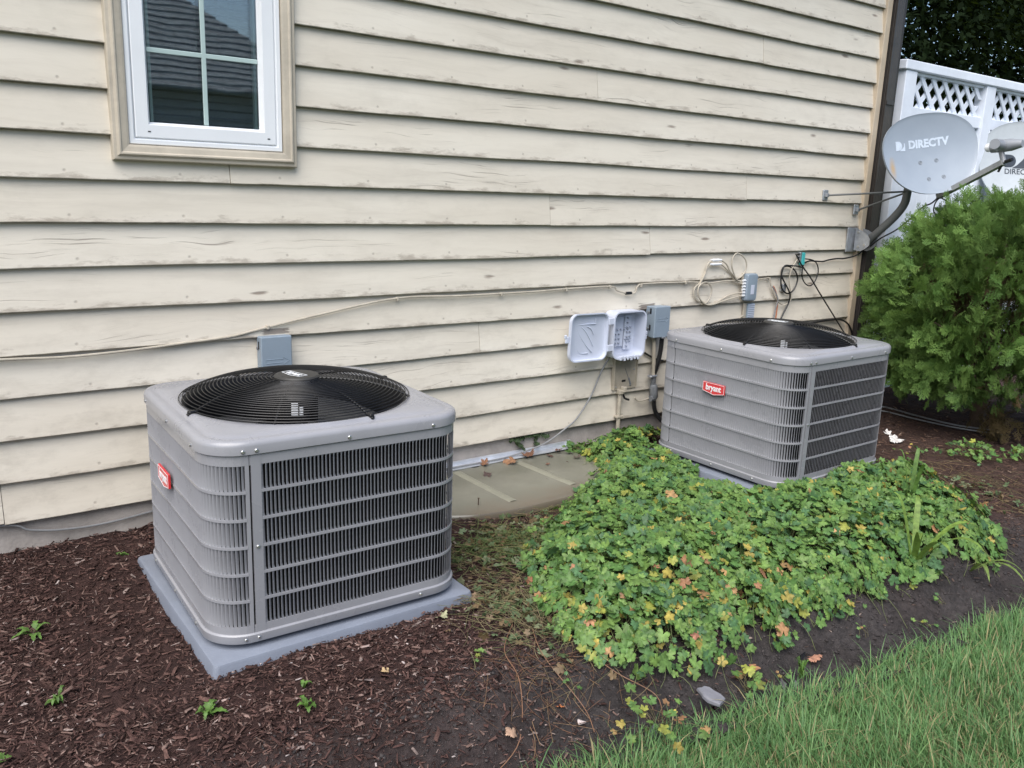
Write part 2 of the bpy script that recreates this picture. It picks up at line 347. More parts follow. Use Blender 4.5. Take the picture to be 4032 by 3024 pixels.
def crv(pts, k=5):
    """Catmull-Rom through points"""
    P = [Vector(p) for p in pts]; out = []
    for i in range(len(P)-1):
        a, b, c, d = P[max(i-1, 0)], P[i], P[i+1], P[min(i+2, len(P)-1)]
        for j in range(k):
            t = j/k; out.append(0.5*((2*b)+(c-a)*t+(2*a-5*b+4*c-d)*t*t+(3*b-a-3*c+d)*t**3))
    out.append(P[-1]); return out
def text_mesh(txt, size, ext=0.0008, off=0.0, sx=1.0):
    cu = bpy.data.curves.new('lettering', 'FONT'); cu.body = txt; cu.size = size; cu.extrude = ext; cu.offset = off
    cu.align_x = 'CENTER'; cu.align_y = 'CENTER'; cu.resolution_u = 3
    o = bpy.data.objects.new('lettering', cu); COL.objects.link(o); dg = bpy.context.evaluated_depsgraph_get(); dg.update()
    me = bpy.data.meshes.new_from_object(o.evaluated_get(dg)); bpy.data.objects.remove(o); bpy.data.curves.remove(cu)
    co = np.zeros(len(me.vertices)*3, np.float32); me.vertices.foreach_get('co', co); co = co.reshape(-1, 3); co[:, 0] *= sx
    fs = [tuple(p.vertices) for p in me.polygons]; bpy.data.meshes.remove(me); mb = MB(); mb.add(co, fs); return mb
def hash2(ix, iy, sd=0):
    h = (ix*374761393 + iy*668265263 + sd*2147483647) & 0xffffffff
    h = ((h ^ (h >> 13))*1274126177) & 0xffffffff
    return ((h ^ (h >> 16)) & 0xffff)/65535.0
def vnoise(x, y, sd=0):
    x = np.asarray(x, float); y = np.asarray(y, float); ix = np.floor(x).astype(np.int64); iy = np.floor(y).astype(np.int64)
    fx = x-ix; fy = y-iy; fx = fx*fx*(3-2*fx); fy = fy*fy*(3-2*fy)
    a, b, c, d = hash2(ix, iy, sd), hash2(ix+1, iy, sd), hash2(ix, iy+1, sd), hash2(ix+1, iy+1, sd)
    return (a*(1-fx)+b*fx)*(1-fy)+(c*(1-fx)+d*fx)*fy
def fbm(x, y, sd=0, o=4):
    r = 0; a = 0.5; x = np.asarray(x, float); y = np.asarray(y, float)
    for k in range(o): r = r+a*vnoise(x, y, sd+k); x = x*2.03+7.1; y = y*2.03+3.3; a *= 0.5
    return r
def sst(a, b, x): t = np.clip((np.asarray(x, float)-a)/(b-a), 0, 1); return t*t*(3-2*t)

# ------------------------------------------------------------------ ground
LX = [-6, 0.6, 1.3, 1.56, 1.86, 2.22, 2.66, 3.08, 3.55, 4.2, 5.2, 7, 12]; LY = [-2.02, -2.02, -1.985, -1.975, -2.03, -2.09, -2.15, -2.18, -2.24, -2.30, -2.38, -2.5, -2.6]
def lawn_y(x): return np.interp(x, LX, LY)
def ground_z(x, y):
    x = np.asarray(x, float); y = np.asarray(y, float)
    z = -0.118-0.032*sst(-0.15, -1.2, y)*1.0
    z = z-0.022*sst(0.95, 0.6, x)*sst(-0.1, -0.35, y)*sst(-1.0, -0.6, y)
    z = z-0.02*np.exp(-(((x-0.35)/0.3)**2+((y+0.95)/0.35)**2))
    rc = np.sqrt(((x-2.36)/0.66)**2+((y+0.02)/0.59)**2); z = z-0.035*np.exp(-((rc-1.0)/0.09)**2)*(y < -0.08)
    e = y-lawn_y(x)                         # distance in front of the lawn edge
    z = z-0.045*sst(0.75, 0.30, e)-0.105*sst(0.36, 0.10, e)
    z = z+0.02*sst(0.06, -0.05, e)
    return z
def ground_full(x, y):
    e = y-lawn_y(x); soil = sst(0.55, 0.2, e)
    n = (fbm(x*7, y*7, 3)-0.5)*0.028 + (fbm(x*26, y*26, 9, 3)-0.5)*(0.016+0.036*soil)
    return ground_z(x, y)+n
gs = [(-60, -60), (60, -60), (60, 60), (-60, 60)]
tag(mesh_np('ground', [(x, y, -0.345) for x, y in gs], [(0, 1, 2, 3)], M_LAWN), kind='structure')
xs = np.concatenate([np.arange(-3, -0.3, 0.06), np.arange(-0.3, 5.6, 0.018), np.arange(5.6, 9.5, 0.06)])
ts = np.linspace(0, 1, 125)
XX, TT = np.meshgrid(xs, ts); Y0 = lawn_y(XX)-0.06; YY = Y0+(0.10-Y0)*TT
ZZ = ground_full(XX, YY)
nx, ny = len(xs), len(ts); ii = np.arange(nx*ny).reshape(ny, nx)
F = np.stack([ii[:-1, :-1], ii[:-1, 1:], ii[1:, 1:], ii[1:, :-1]], -1).reshape(-1, 4)
e = (YY-lawn_y(XX)).ravel(); so = sst(0.62, 0.25, e)*(0.55+0.45*sst(1.0, 1.6, XX.ravel()))
so = np.clip(so+(fbm(XX.ravel()*5, YY.ravel()*5, 21)-0.5)*0.6*(so > 0.02), 0, 1)[:, None]
right = sst(4.1, 4.6, XX.ravel())[:, None]
cb = np.array([0.044, 0.024, 0.021])*(1-so)+np.array([0.050, 0.044, 0.043])*so
cb = cb*(1-0.5*right)+np.array([0.075, 0.048, 0.038])*0.5*right
tag(mesh_np('mulch_bed', np.stack([XX.ravel(), YY.ravel(), ZZ.ravel()], -1), F, M_BED, smooth=True, colors=cb), kind='structure')
# lawn sheet
xs2 = np.linspace(-3, 9, 240); ts2 = np.linspace(0, 1, 70); XX, TT = np.meshgrid(xs2, ts2); Y1 = lawn_y(XX)+0.0; YY = Y1+(-7-Y1)*TT**1.5
ZZ = -0.30+(fbm(XX*6, YY*6, 4)-0.5)*0.03-0.02*sst(0.08, 0, Y1-YY)
nx, ny = len(xs2), len(ts2); ii = np.arange(nx*ny).reshape(ny, nx)
F = np.stack([ii[:-1, :-1], ii[1:, :-1], ii[1:, 1:], ii[:-1, 1:]], -1).reshape(-1, 4)
tag(mesh_np('lawn', np.stack([XX.ravel(), YY.ravel(), ZZ.ravel()], -1), F, M_LAWN, smooth=True), kind='structure')

# ------------------------------------------------------------------ house: siding boards, trim, window
X_L, X_R = -2.6, 5.612
house = empty('house', (0, 0, 0), label='house wall of cream painted lap siding with a casement window', cat='house')
WX0, WX1, WZ0, WZ1 = 0.728, 1.442, 1.352, 2.62       # casing outside
seams = {0: [0.267], 1: [-1.1], 2: [-0.4], 3: [2.401], 4: [-0.9], 5: [0.2-2], 6: [3.560], 7: [2.822], 8: [1.165, 4.362], 10: [-0.6], 11: [3.1], 13: [4.4], 14: [2.1], 15: [3.4], 16: [2.6], 17: [4.9], 18: [1.9]}
def board(k, x0, x1):
    n = max(2, int((x1-x0)/0.05)); xs = np.linspace(x0, x1, n+1); sd = random.randint(0, 9999)
    dz = random.uniform(-0.0025, 0.0025); dy = random.uniform(-0.002, 0.001)
    if k == 6 and x0 < 3: dz = -0.004
    wz = (fbm(xs*1.3+sd, xs*0+k, 5, 3)-0.45)*0.011+(vnoise(xs*9+sd, xs*0, 6)-0.5)*0.0012; wy = (fbm(xs*1.1, xs*0+sd, 8, 2)-0.4)*0.005
    z0 = k*E_+dz; b = MB(); rows = []
    prof = [(0.028, 0.005), (-0.003, 0.0), (-0.005, 0.003), (0.0075, 0.085), (0.0180, 0.158), (0.0210, 0.185)]   # (depth, height)
    for d, h in prof: rows.append([(x, d+dy-(wy[i] if h < 0.1 else wy[i]*0.3), z0+h+(wz[i] if h < 0.1 else 0)) for i, x in enumerate(xs)])
    b.loops(rows, closed=False)
    nrow = len(xs)
    for e_ in (0, nrow-1): b.f.append(tuple(r*nrow+e_ for r in range(len(prof)))[::(1 if e_ else -1)])
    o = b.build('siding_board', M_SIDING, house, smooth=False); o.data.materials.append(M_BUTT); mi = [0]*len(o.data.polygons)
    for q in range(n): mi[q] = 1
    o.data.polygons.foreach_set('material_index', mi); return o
for k in range(0, 22):
    z0, z1 = k*E_, (k+1)*E_
    spans = [(X_L, X_R)]
    if z1 > WZ0+0.01 and z0 < WZ1: spans = [(X_L, WX0+0.012), (WX1-0.012, X_R)]
    if k == 8: spans = [(X_L, X_R)]
    for a, b_ in spans:
        cuts = [a]+sorted(s for s in seams.get(k, []) if a+0.1 < s < b_-0.1)+[b_]
        for i in range(len(cuts)-1): board(k, cuts[i]+(0.0012 if i else 0), cuts[i+1]-(0.0012 if i < len(cuts)-2 else 0))
# sheathing behind, side wall, foundation, corner boards
b = MB(); b.box(X_L, WX0+0.03, 0.022, 0.12, 0.01, 3.5).box(WX1-0.03, 5.64, 0.022, 0.12, 0.01, 3.5).box(WX0+0.03, WX1-0.03, 0.022, 0.12, 0.01, WZ0+0.03).box(WX0+0.03, WX1-0.03, 0.022, 0.12, WZ1-0.03, 3.5)
b.box(5.56, 5.64, 0.12, 6.0, 0.01, 3.5); b.build('wall_sheathing', M_TRIM, house)
MB().box(X_L, 5.64, 0.030, 0.25, -0.5, 0.008).build('foundation', M_CONC, house)
MB().box(5.604, 5.662, -0.020, 0.03, -0.02, 3.5, 0.003).build('corner_board', M_CORNER, house)
MB().box(5.642, 5.664, 0.032, 0.12, -0.02, 3.5, 0.003).build('corner_board', M_CORNER, house)
b = MB(); b.box(X_L, 6.0, -0.38, 0.3, 3.5, 3.56).box(X_L, 6.0, -0.40, -0.38, 3.48, 3.66); b.build('eave', M_TRIM, house)
# window
win = bpy.data.objects.new('window', None); link(win, house)
def frame_rect(x0, x1, z0, z1, prof, name, m, top=True):
    """mitred frame: prof = list of (inset from the outside edge, y)"""
    b = MB(); loops = [[(x0+i, y, z0+i), (x1-i, y, z0+i), (x1-i, y, z1-i), (x0+i, y, z1-i)] for i, y in prof]
    b.loops(loops); return b.build(name, m, win)
frame_rect(WX0, WX1, WZ0, WZ1, [(0.0, 0.022), (0.0, -0.020), (0.004, -0.026), (0.014, -0.027), (0.022, -0.036), (0.027, -0.036), (0.032, -0.031), (0.050, -0.028), (0.058, -0.025), (0.058, 0.04)], 'casing', M_TRIM)
frame_rect(WX0+0.060, WX1-0.060, WZ0+0.060, WZ1-0.060, [(0.0, 0.04), (0.0, -0.014), (0.003, -0.018), (0.017, -0.018), (0.019, -0.010), (0.023, -0.010), (0.023, 0.04)], 'frame', M_VINYL)
frame_rect(WX0+0.0845, WX1-0.0845, WZ0+0.0845, WZ1-0.0845, [(0.0, 0.04), (0.0, -0.012), (0.004, -0.015), (0.048, -0.015), (0.060, 0.014), (0.062, 0.045)], 'sash', M_VINYL)
gx0, gx1, gz0, gz1 = WX0+0.146, WX1-0.146, WZ0+0.146, WZ1-0.146
MB().box(gx0-0.01, gx1+0.01, 0.016, 0.0175, gz0-0.01, gz1+0.01).build('pane', M_GLASS, win)
MB().box(gx0-0.01, gx1+0.01, 0.0420, 0.0435, gz0-0.01, gz1+0.01).build('pane', M_GLASS, win)
MB().box(1.0845-0.009, 1.0845+0.009, 0.0105, 0.0158, gz0, gz1, 0.002).build('grille_bar', M_GRILLE, win)
for i in range(1, 4):
    zc = 1.757+0.262*(i-1)
    MB().box(gx0, gx1, 0.0110, 0.0157, zc-0.009, zc+0.009, 0.002).build('grille_bar', M_GRILLE, win)
for x in (gx0+0.004, gx1-0.004-0.010): MB().box(x, x+0.010, 0.018, 0.041, gz0, gz1).build('spacer', M_GRILLE, win)
b = MB(); b.box(WX0, WX1, 0.9, 0.92, 1.0, 3.0).box(WX0-0.02, WX0, 0.125, 0.92, 1.0, 3.0).box(WX1, WX1+0.02, 0.125, 0.92, 1.0, 3.0).box(WX0, WX1, 0.125, 0.92, 0.98, 1.0).box(WX0, WX1, 0.125, 0.92, 3.0, 3.02); b.build('dark_interior', M_ROOM, win)
for i in range(40):
    z = gz0-0.02+i*0.03
    MB().add([(WX0+0.05, 0.095, z), (WX1-0.05, 0.095, z), (WX1-0.05, 0.113, z+0.024), (WX0+0.05, 0.113, z+0.024)], [(0, 1, 2, 3)]).build('blind_slat', M_BLIND, win)
for x in (0.862, 1.325): MB().box(x-0.005, x+0.005, -0.0165, -0.0145, 1.459, 1.463).build('weep_hole', M_BLACK, win)

# downspout at the corner
ds = empty('downspout', (5.672, -0.02, -0.15), label='dark brown fluted downspout at the right corner of the house', cat='downspout')
def fluted(x0, x1, y0, y1):
    pts = []; n = 5
    for (ax, ay), (bx, by) in (((x0, y0), (x1, y0)), ((x1, y0), (x1, y1)), ((x1, y1), (x0, y1)), ((x0, y1), (x0, y0))):
        dx, dy = bx-ax, by-ay; nxn, nyn = -dy, dx; l = math.hypot(dx, dy); nxn /= l; nyn /= l
        for i in range(n*4):
            t = i/(n*4); s_ = 0.006*max(0, math.sin(t*n*2*math.pi)) if 0.06 < t < 0.94 else 0
            pts.append((ax+dx*t+nxn*s_, ay+dy*t+nyn*s_))
    return pts
pr = fluted(0.0, 0.088, -0.03, 0.04)
MB().loops([[(x, y, z) for x, y in pr] for z in (0.0, 3.7)], True, True).build('pipe', M_BROWN, ds)
pr = fluted(0.096, 0.150, -0.005, 0.06)
MB().loops([[(x, y, z) for x, y in pr] for z in (0.0, 3.7)], True, True).build('pipe', M_BROWN, ds)
for z in (0.9, 2.1): MB().box(-0.004, 0.092, -0.0405, -0.0375, z, z+0.03).build('strap', M_BROWN, ds)

# ------------------------------------------------------------------ neighbour behind the photographer (seen in the pane)
nb = empty('neighbouring_house', (0.5, -12, -0.3), label='grey neighbouring house with shingled roof reflected in the window pane', cat='house')
b = MB()
for i in range(18): b.add([(-4, 0.0, i*0.17), (6.4, 0.0, i*0.17), (6.4, -0.03, i*0.17+0.17), (-4, -0.03, i*0.17+0.17)], [(0, 3, 2, 1)])
b.box(-4, 6.4, -7, -0.04, 0, 3.05); b.build('wall', M_NWALL, nb)
b = MB(); n = 24                                  # hipped roof in stepped courses
for i in range(n):
    t0, t1 = i/n, (i+1)/n; z0, z1 = 3.0+2.9*t0, 3.0+2.9*t1; y0, y1 = 0.4-3.7*t0, 0.4-3.7*t1
    xa0, xa1, xb0, xb1 = -4.4+3.7*t0*0.2, -4.4+3.7*t1*0.2, 6.8-3.7*t0, 6.8-3.7*t1
    b.add([(xa0, y0, z0+0.035), (xb0, y0, z0+0.035), (xb1, y1, z1+0.005), (xa1, y1, z1+0.005), (xa0, y0, z0), (xb0, y0, z0)], [(0, 1, 2, 3), (4, 5, 1, 0)])
    b.add([(xb0, y0, z0+0.035), (xb0, -7-y0+0.4-0.4, z0+0.035), (xb1, -7-y1, z1+0.005), (xb1, y1, z1+0.005)], [(0, 1, 2, 3)])
b.build('roof', M_NROOF, nb)

# ------------------------------------------------------------------ air conditioners
HB, RB = 0.4365, 0.122; FLAT = 2*(HB-RB); ARC = RB*math.pi/2; PITCHL = 0.0127
Z0L, Z1L, NROW = 0.050, 0.575, 6; RP = (Z1L-Z0L)/NROW
def ppath(t, d):
    """front-panel path: t along the sheet, d outward"""
    if t <= FLAT: return (-FLAT/2+t, -HB-d)
    a = (t-FLAT)/RB; c = (FLAT/2, -FLAT/2)
    return (c[0]+(RB+d)*math.sin(a), c[1]-(RB+d)*math.cos(a))
def slat_geo(mb, t, z, h, base=None):
    lv = [(0.0, 0.0, 0.35), (0.09, 0.75, 1), (0.91, 0.75, 1), (1.0, 0.0, 0.35)]; lv = [(0.0, 0.15), (0.10, 1.0), (0.90, 1.0), (1.0, 0.15)]
    rows = []
    for f, k in lv:
        rows.append([(*ppath(t+0.0004, -0.0004), z+h*f), (*ppath(t+0.0004, 0.0009), z+h*f), (*ppath(t+0.0016, 0.0006), z+h*f), (*ppath(t+0.0056, -0.0034*k), z+h*f), (*ppath(t+0.0096, -0.0088*k), z+h*f)])
    mb.loops(rows, closed=False)
def band(mb, t0, t1, z0, z1, d0, d1):
    n = max(1, int((min(t1, FLAT)-t0)/0.2)) if t0 < FLAT else 0
    tt = list(np.linspace(t0, min(t1, FLAT), n+1)) if t0 < FLAT else [t0]
    if t1 > FLAT: tt += list(np.linspace(max(FLAT, t0), t1, 10))[1:]
    loops = [[(*ppath(t, d0), z0), (*ppath(t, d1), z0), (*ppath(t, d1), z1), (*ppath(t, d0), z1)] for t in tt]
    mb.loops(loops, True, True)
PT1 = FLAT+ARC
tcols = [0.034+i*PITCHL for i in range(int((PT1-0.014-0.034)/PITCHL))]
def rounded_pts(h, r, n=10):
    out = []; c = h-r
    for cx, cy, a0 in ((c, c, 0), (-c, c, 90), (-c, -c, 180), (c, -c, 270)):
        for k in range(n+1): a = rad(a0+90*k/n); out.append((cx+r*math.cos(a), cy+r*math.sin(a)))
    return out
ACM = {}
def ac_mesh(key, fn):
    if key not in ACM: ACM[key] = fn()
    return ACM[key]
def mk_me(mb, m, smooth=False):
    o = mb.build('tmp', m, None, smooth); me = o.data; bpy.data.objects.remove(o); return me
def inst(name, me, parent, rz=0.0, loc=(0, 0, 0)):
    o = bpy.data.objects.new(name, me); o.rotation_euler[2] = rz; o.location = loc; return link(o, parent)
def me_panel(a0=True, a1=True):
    mb = MB()
    for i in range(NROW+1):
        zz = Z0L+i*RP
        if 0 < i < NROW: band(mb, 0.033 if a0 else 0.0, PT1-0.0125 if a1 else PT1, zz-0.0042, zz+0.0042, 0.0022, -0.003)
    band(mb, 0.0, PT1-0.004, 0.022, Z0L+0.004, 0.001, -0.004); band(mb, 0.0, PT1-0.004, Z1L-0.004, 0.612, 0.001, -0.004)
    if a0: band(mb, 0.004, 0.0335, 0.03, 0.61, 0.0022, -0.006)
    if a1: band(mb, PT1-0.014, PT1-0.002, 0.03, 0.61, 0.0012, -0.006)
    return mk_me(mb, M_ACPAINT)
def me_slats(cols):
    mb = MB()
    for t in cols:
        for r in range(NROW): slat_geo(mb, t, Z0L+r*RP+0.0045, RP-0.009)
    return mk_me(mb, M_ACPAINT, True)
def me_slat1():
    mb = MB(); slat_geo(mb, 0.0, 0.0, RP-0.009); return mk_me(mb, M_ACPAINT, True)
def polar_rs(h, r, a):
    ca, sa = abs(math.cos(a)), abs(math.sin(a)); c = h-r
    d = h/max(ca, sa)
    if min(ca, sa)*d > c:
        k = c*(ca+sa); d = k+math.sqrt(max(0, k*k-2*c*c+r*r))
    return d
def me_cap():
    mb = MB(); n = 128; ls = []
    def ring(f): ls.append([f(2*math.pi*k/n) for k in range(n)])
    def sq(ins, z): ring(lambda a: (lambda d: (d*math.cos(a), d*math.sin(a), z))(polar_rs(0.4445-ins, max(0.13-ins, 0.05), a)))
    def mixr(f, rc, z, dip):
        def g(a):
            ds_ = polar_rs(0.4445-0.045, 0.1, a); d = ds_*(1-f)+rc*f; corner = max(0, (ds_-0.42)/0.12)
            return (d*math.cos(a), d*math.sin(a), z-dip*corner)
        ring(g)
    sq(0.004, 0.603); sq(0.0, 0.606); sq(0.0, 0.630); sq(0.002, 0.638); sq(0.008, 0.645); sq(0.020, 0.648); sq(0.030, 0.6465); sq(0.038, 0.6465); sq(0.044, 0.650)
    mixr(0.15, 0.39, 0.656, 0.004); mixr(0.4, 0.39, 0.659, 0.006); mixr(0.75, 0.39, 0.659, 0.0); mixr(1.0, 0.388, 0.657, 0)
    mixr(1.0, 0.384, 0.6555, 0)
    mb.loops(ls); return mk_me(mb, M_ACPAINT, True)
def me_base():
    mb = MB(); ls = []
    for h, z in ((0.425, 0.012), (0.4425, 0.0), (0.4445, 0.004), (0.4445, 0.026), (0.440, 0.030), (0.430, 0.030)):
        ls.append([(x, y, z) for x, y in rounded_pts(h, 0.13-(0.4445-h))])
    mb.loops(ls, True, True); return mk_me(mb, M_ACPAINT, True)
def gz(r): return 0.664+0.060*(1-(r/0.392)**3.4)
def build_ac(loc, rz, fan, single, label, by):
    root = empty('air_conditioner', loc, rz, label, 'air conditioner', 'outdoor air conditioner units')
    inst('base_pan', ac_mesh('base', me_base), root)
    inst('top_cap', ac_mesh('cap', me_cap), root)
    for (fx, fy) in ((-1, -1), (1, -1), (1, 1), (-1, 1)):
        inst('foot', ac_mesh('foot', lambda: mk_me(MB().box(-0.03, 0.03, -0.03, 0.03, -0.0195, 0.001), M_BLACK)), root, 0, (fx*0.33, fy*0.33, 0))
    cm = lambda: mk_me(MB().loops([[(x, y, z) for x, y in rounded_pts(0.412, 0.10)] for z in (0.03, 0.605)]), M_COIL)
    inst('condenser_coil', ac_mesh('coil', cm), root)
    flat = [t for t in tcols if t+0.012 < FLAT]; arcs = [t for t in tcols if t+0.012 >= FLAT]
    for i in range(4):
        pn = inst('louvre_panel', ac_mesh(('panel', i), lambda: me_panel(i in (0, 2), i in (1, 3))), root, i*math.pi/2)
        if i == 0 and single:
            for t in flat:
                for r in range(NROW): inst('louvre_slat', ac_mesh('slat', me_slat1), pn, 0, (t, 0, Z0L+r*RP+0.0045))
            o = inst('louvre_slats', ac_mesh('arc', lambda: me_slats(arcs)), pn)
        else: o = inst('louvre_slats', ac_mesh(('all', i), lambda: me_slats([t for t in np.arange(0.034-2*PITCHL if i in (1, 3) else 0.034, PT1-(0.0215 if i in (1, 3) else 0.004), PITCHL)])), pn)
        o['kind'] = 'stuff'
    # fan: shroud, motor, blades, guard
    inst('fan_shroud', ac_mesh('shroud', lambda: mk_me(MB().lathe([(0.384, 0.6555), (0.376, 0.650), (0.370, 0.635), (0.368, 0.56), (0.37, 0.45), (0.40, 0.40), (0.0, 0.39)], 48), M_SHROUD, True)), root)
    mo = inst('fan_motor', ac_mesh('motor', lambda: mk_me(MB().lathe([(0.0, 0.50), (0.06, 0.50), (0.072, 0.515), (0.072, 0.655), (0.06, 0.668), (0.0, 0.668)], 28), M_BLACK, True)), root)
    def lab():
        mb = MB()
        for a0, a1, z0, z1 in ((-2.22, -1.90, 0.60, 0.645), (-1.84, -1.66, 0.60, 0.632)):
            tt = np.linspace(a0, a1, 7)
            mb.loops([[(0.0728*math.cos(a), 0.0728*math.sin(a), z) for a in tt] for z in (z0, z1)], closed=False)
        return mk_me(mb, M_LABEL, True)
    inst('rating_label', ac_mesh('mlabel', lab), mo)
    def blade():
        mb = MB(); rows = []
        for r in np.linspace(0.05, 0.345, 9):
            w_ = 0.5+0.75*min(1, (r-0.05)/0.15); row = []
            for s_ in np.linspace(-0.5, 0.5, 9):
                a = s_*w_*1.25+0.35*(r/0.35); row.append((r*math.cos(a), r*math.sin(a), 0.545+0.055*s_+0.01*math.cos(s_*3)))
            rows.append(row)
        mb.loops(rows, closed=False); return mk_me(mb, M_BLADE, True)
    for k in range(3): inst('fan_blade', ac_mesh('blade', blade), root, fan+k*2*math.pi/3)
    gd = bpy.data.objects.new('fan_guard', None); link(gd, root)
    NR = 25; rr = [0.072+(0.392-0.072)*(i/(NR-1))**0.92 for i in range(NR)]
    for i, r in enumerate(rr):
        def ringm(r=r):
            n = 72; mb = MB(); wr = 0.0018; ls = [[((r+wr*math.cos(q*math.pi*2/5))*math.cos(2*math.pi*k/n), (r+wr*math.cos(q*math.pi*2/5))*math.sin(2*math.pi*k/n), gz(r)+wr*math.sin(q*math.pi*2/5)) for k in range(n)] for q in range(5)]
            mb.loops(ls+[ls[0]]); return mk_me(mb, M_BLACK, True)
        inst('guard_ring', ac_mesh(('ring', i), ringm), gd)
    def spoke():
        mb = MB(); mb.tube([(r, 0, gz(r)-0.0045) for r in np.linspace(0.06, 0.391, 14)]+[(0.396, 0, 0.659)], 0.0042, 6); return mk_me(mb, M_BLACK, True)
    def clip():
        mb = MB(); mb.box(0.386, 0.412, -0.009, 0.009, 0.655, 0.668, 0.003); mb.box(0.404, 0.416, -0.006, 0.006, 0.652, 0.660, 0.002); return mk_me(mb, M_BLACK)
    for k in range(8): inst('guard_spoke', ac_mesh('spoke', spoke), gd, k*math.pi/4+0.25)
    for k in range(4): inst('guard_clip', ac_mesh('clip', clip), gd, k*math.pi/2+0.25)
    hub = inst('fan_hub_cap', ac_mesh('hub', lambda: mk_me(MB().lathe([(0.060, 0.708), (0.076, 0.710), (0.079, 0.718), (0.079, 0.7255), (0.074, 0.731), (0.062, 0.7325), (0.0, 0.7335)], 48), M_HUB, True)), root)
    def hub_glint():
        mb = MB(); tt = np.linspace(-2.7, -1.15, 14); mb.loops([[(r*math.cos(a), r*math.sin(a), z) for a in tt] for r, z in ((0.0772, 0.7075), (0.0800, 0.7175), (0.0800, 0.7215))], closed=False); return mk_me(mb, M_ALU, True)
    inst('glint_band', ac_mesh('hub_glint', hub_glint), hub)  # bright metal arc stands in for the reflection on the hub's front side
    def plate(sc):
        W_, H_ = 0.140*sc, 0.048*sc; P = [(-W_/2, H_/2), (W_/2, H_/2), (W_/2, -H_/2), (0.004*sc, -H_/2-0.014*sc), (-W_/2, -H_/2)]; return P
    def shrink(P, k): return [(x*(1-k*0.35), y*(1-k)-0.0) for x, y in P]
    def outline(P, k0, k1, z0, z1):
        mb = MB(); A = shrink(P, k0); B = shrink(P, k1)
        mb.loops([[(x, y, z0) for x, y in A], [(x, y, z1) for x, y in A], [(x, y, z1) for x, y in B], [(x, y, z0) for x, y in B]]); return mb
    # hub print
    P = plate(0.72)
    def hubprint(): return mk_me(outline(P, 0.0, 0.10, 0.7335, 0.7345), M_LABEL)
    rot = -math.pi/2+rad(16)
    inst('printed_border', ac_mesh('hborder', hubprint), hub, rot, (-0.008, 0.0, 0))
    def hubtext():
        mb = text_mesh('bryant', 0.032, 0.0006, 0.0009, 0.86); mb.v = [(x, y, z+0.7340) for x, y, z in mb.v]; return mk_me(mb, M_LABEL)
    inst('lettering', ac_mesh('htext', hubtext), hub, rot, (-0.008, 0.0, 0))
    # badge on the left side panel
    P = plate(1.0); Mb = Matrix(((0, 0, -1, -0.4465), (-1, 0, 0, by), (0, 1, 0, 0.415), (0, 0, 0, 1)))
    mb = MB(); mb.loops([[(x, y, 0.0) for x, y in P], [(x, y, 0.006) for x, y in P], [(x*0.985, y*0.96, 0.008) for x, y in P]][::-1], True, True)
    bd = mb.build('badge', M_RED, root, M=Mb)
    outline(P, 0.07, 0.13, 0.0079, 0.0088).build('printed_border', M_LABEL, bd, M=Mb)
    mb = text_mesh('bryant', 0.043, 0.0006, 0.0011, 0.88); mb.v = [(x, y-0.001, z+0.0086) for x, y, z in mb.v]; mb.build('lettering', M_LABEL, bd, M=Mb)
    # screws
    sm = lambda: mk_me(MB().loops([[(0.0062*math.cos(k*math.pi/4), 0.0, 0.0062*math.sin(k*math.pi/4)) for k in range(8)], [(0.0062*math.cos(k*math.pi/4), -0.003, 0.0062*math.sin(k*math.pi/4)) for k in range(8)], [(0.004*math.cos(k*math.pi/4), -0.0048, 0.004*math.sin(k*math.pi/4)) for k in range(8)]], False, True), M_ZINC, True)
    for x, y, z, r in ((-0.295, -0.4445, 0.617, 0), (-0.335, -0.4435, 0.617, 0), (0.0, -0.4445, 0.617, 0), (0.30, -0.4445, 0.617, 0), (-0.305, -0.4445, 0.015, 0), (-0.345, -0.4425, 0.015, 0), (0.26, -0.4445, 0.015, 0), (-0.297, -0.4385, 0.312, 0),
                       (-0.4445, -0.30, 0.617, -1), (-0.4445, 0.0, 0.617, -1), (-0.4445, 0.30, 0.617, -1), (-0.4445, -0.26, 0.015, -1), (-0.4445, 0.0, 0.015, -1), (-0.4445, 0.28, 0.015, -1)):
        inst('screw', ac_mesh('screw', sm), root, r*math.pi/2, (x, y, z))
    return root
AC1 = (1.137, -0.723, -0.095); AC2 = (3.791, -0.753, -0.066)
build_ac(AC1, rad(-1.4), 0.3, True, 'taupe air conditioner unit nearest the viewer, on a fully visible grey pad below the window', 0.045)
build_ac(AC2, rad(0.6), 1.1, False, 'taupe air conditioner unit further right, standing behind the geranium patch near the corner', 0.02)
def pad(c, h, rz, z1, label):
    o = empty('equipment_pad', (c[0], c[1], z1-0.065), rz, label, 'equipment pad', 'air conditioner pads')
    b = MB(); ls = []
    for hh, z in ((h+0.006, 0.0), (h, 0.055), (h-0.003, 0.0625), (h-0.010, 0.065)): ls.append([(x, y, z) for x, y in rounded_pts(hh, 0.018, 4)])
    b.loops(ls, True, True).build('slab', M_PAD, o, True)
pad((1.128, -0.735), 0.462, rad(0.3), -0.1145, 'blue grey plastic pad under the nearer air conditioner, sunk in mulch')
pad((3.765, -0.770), 0.462, rad(0.6), -0.0855, 'blue grey plastic pad under the far air conditioner, mostly hidden by geraniums')

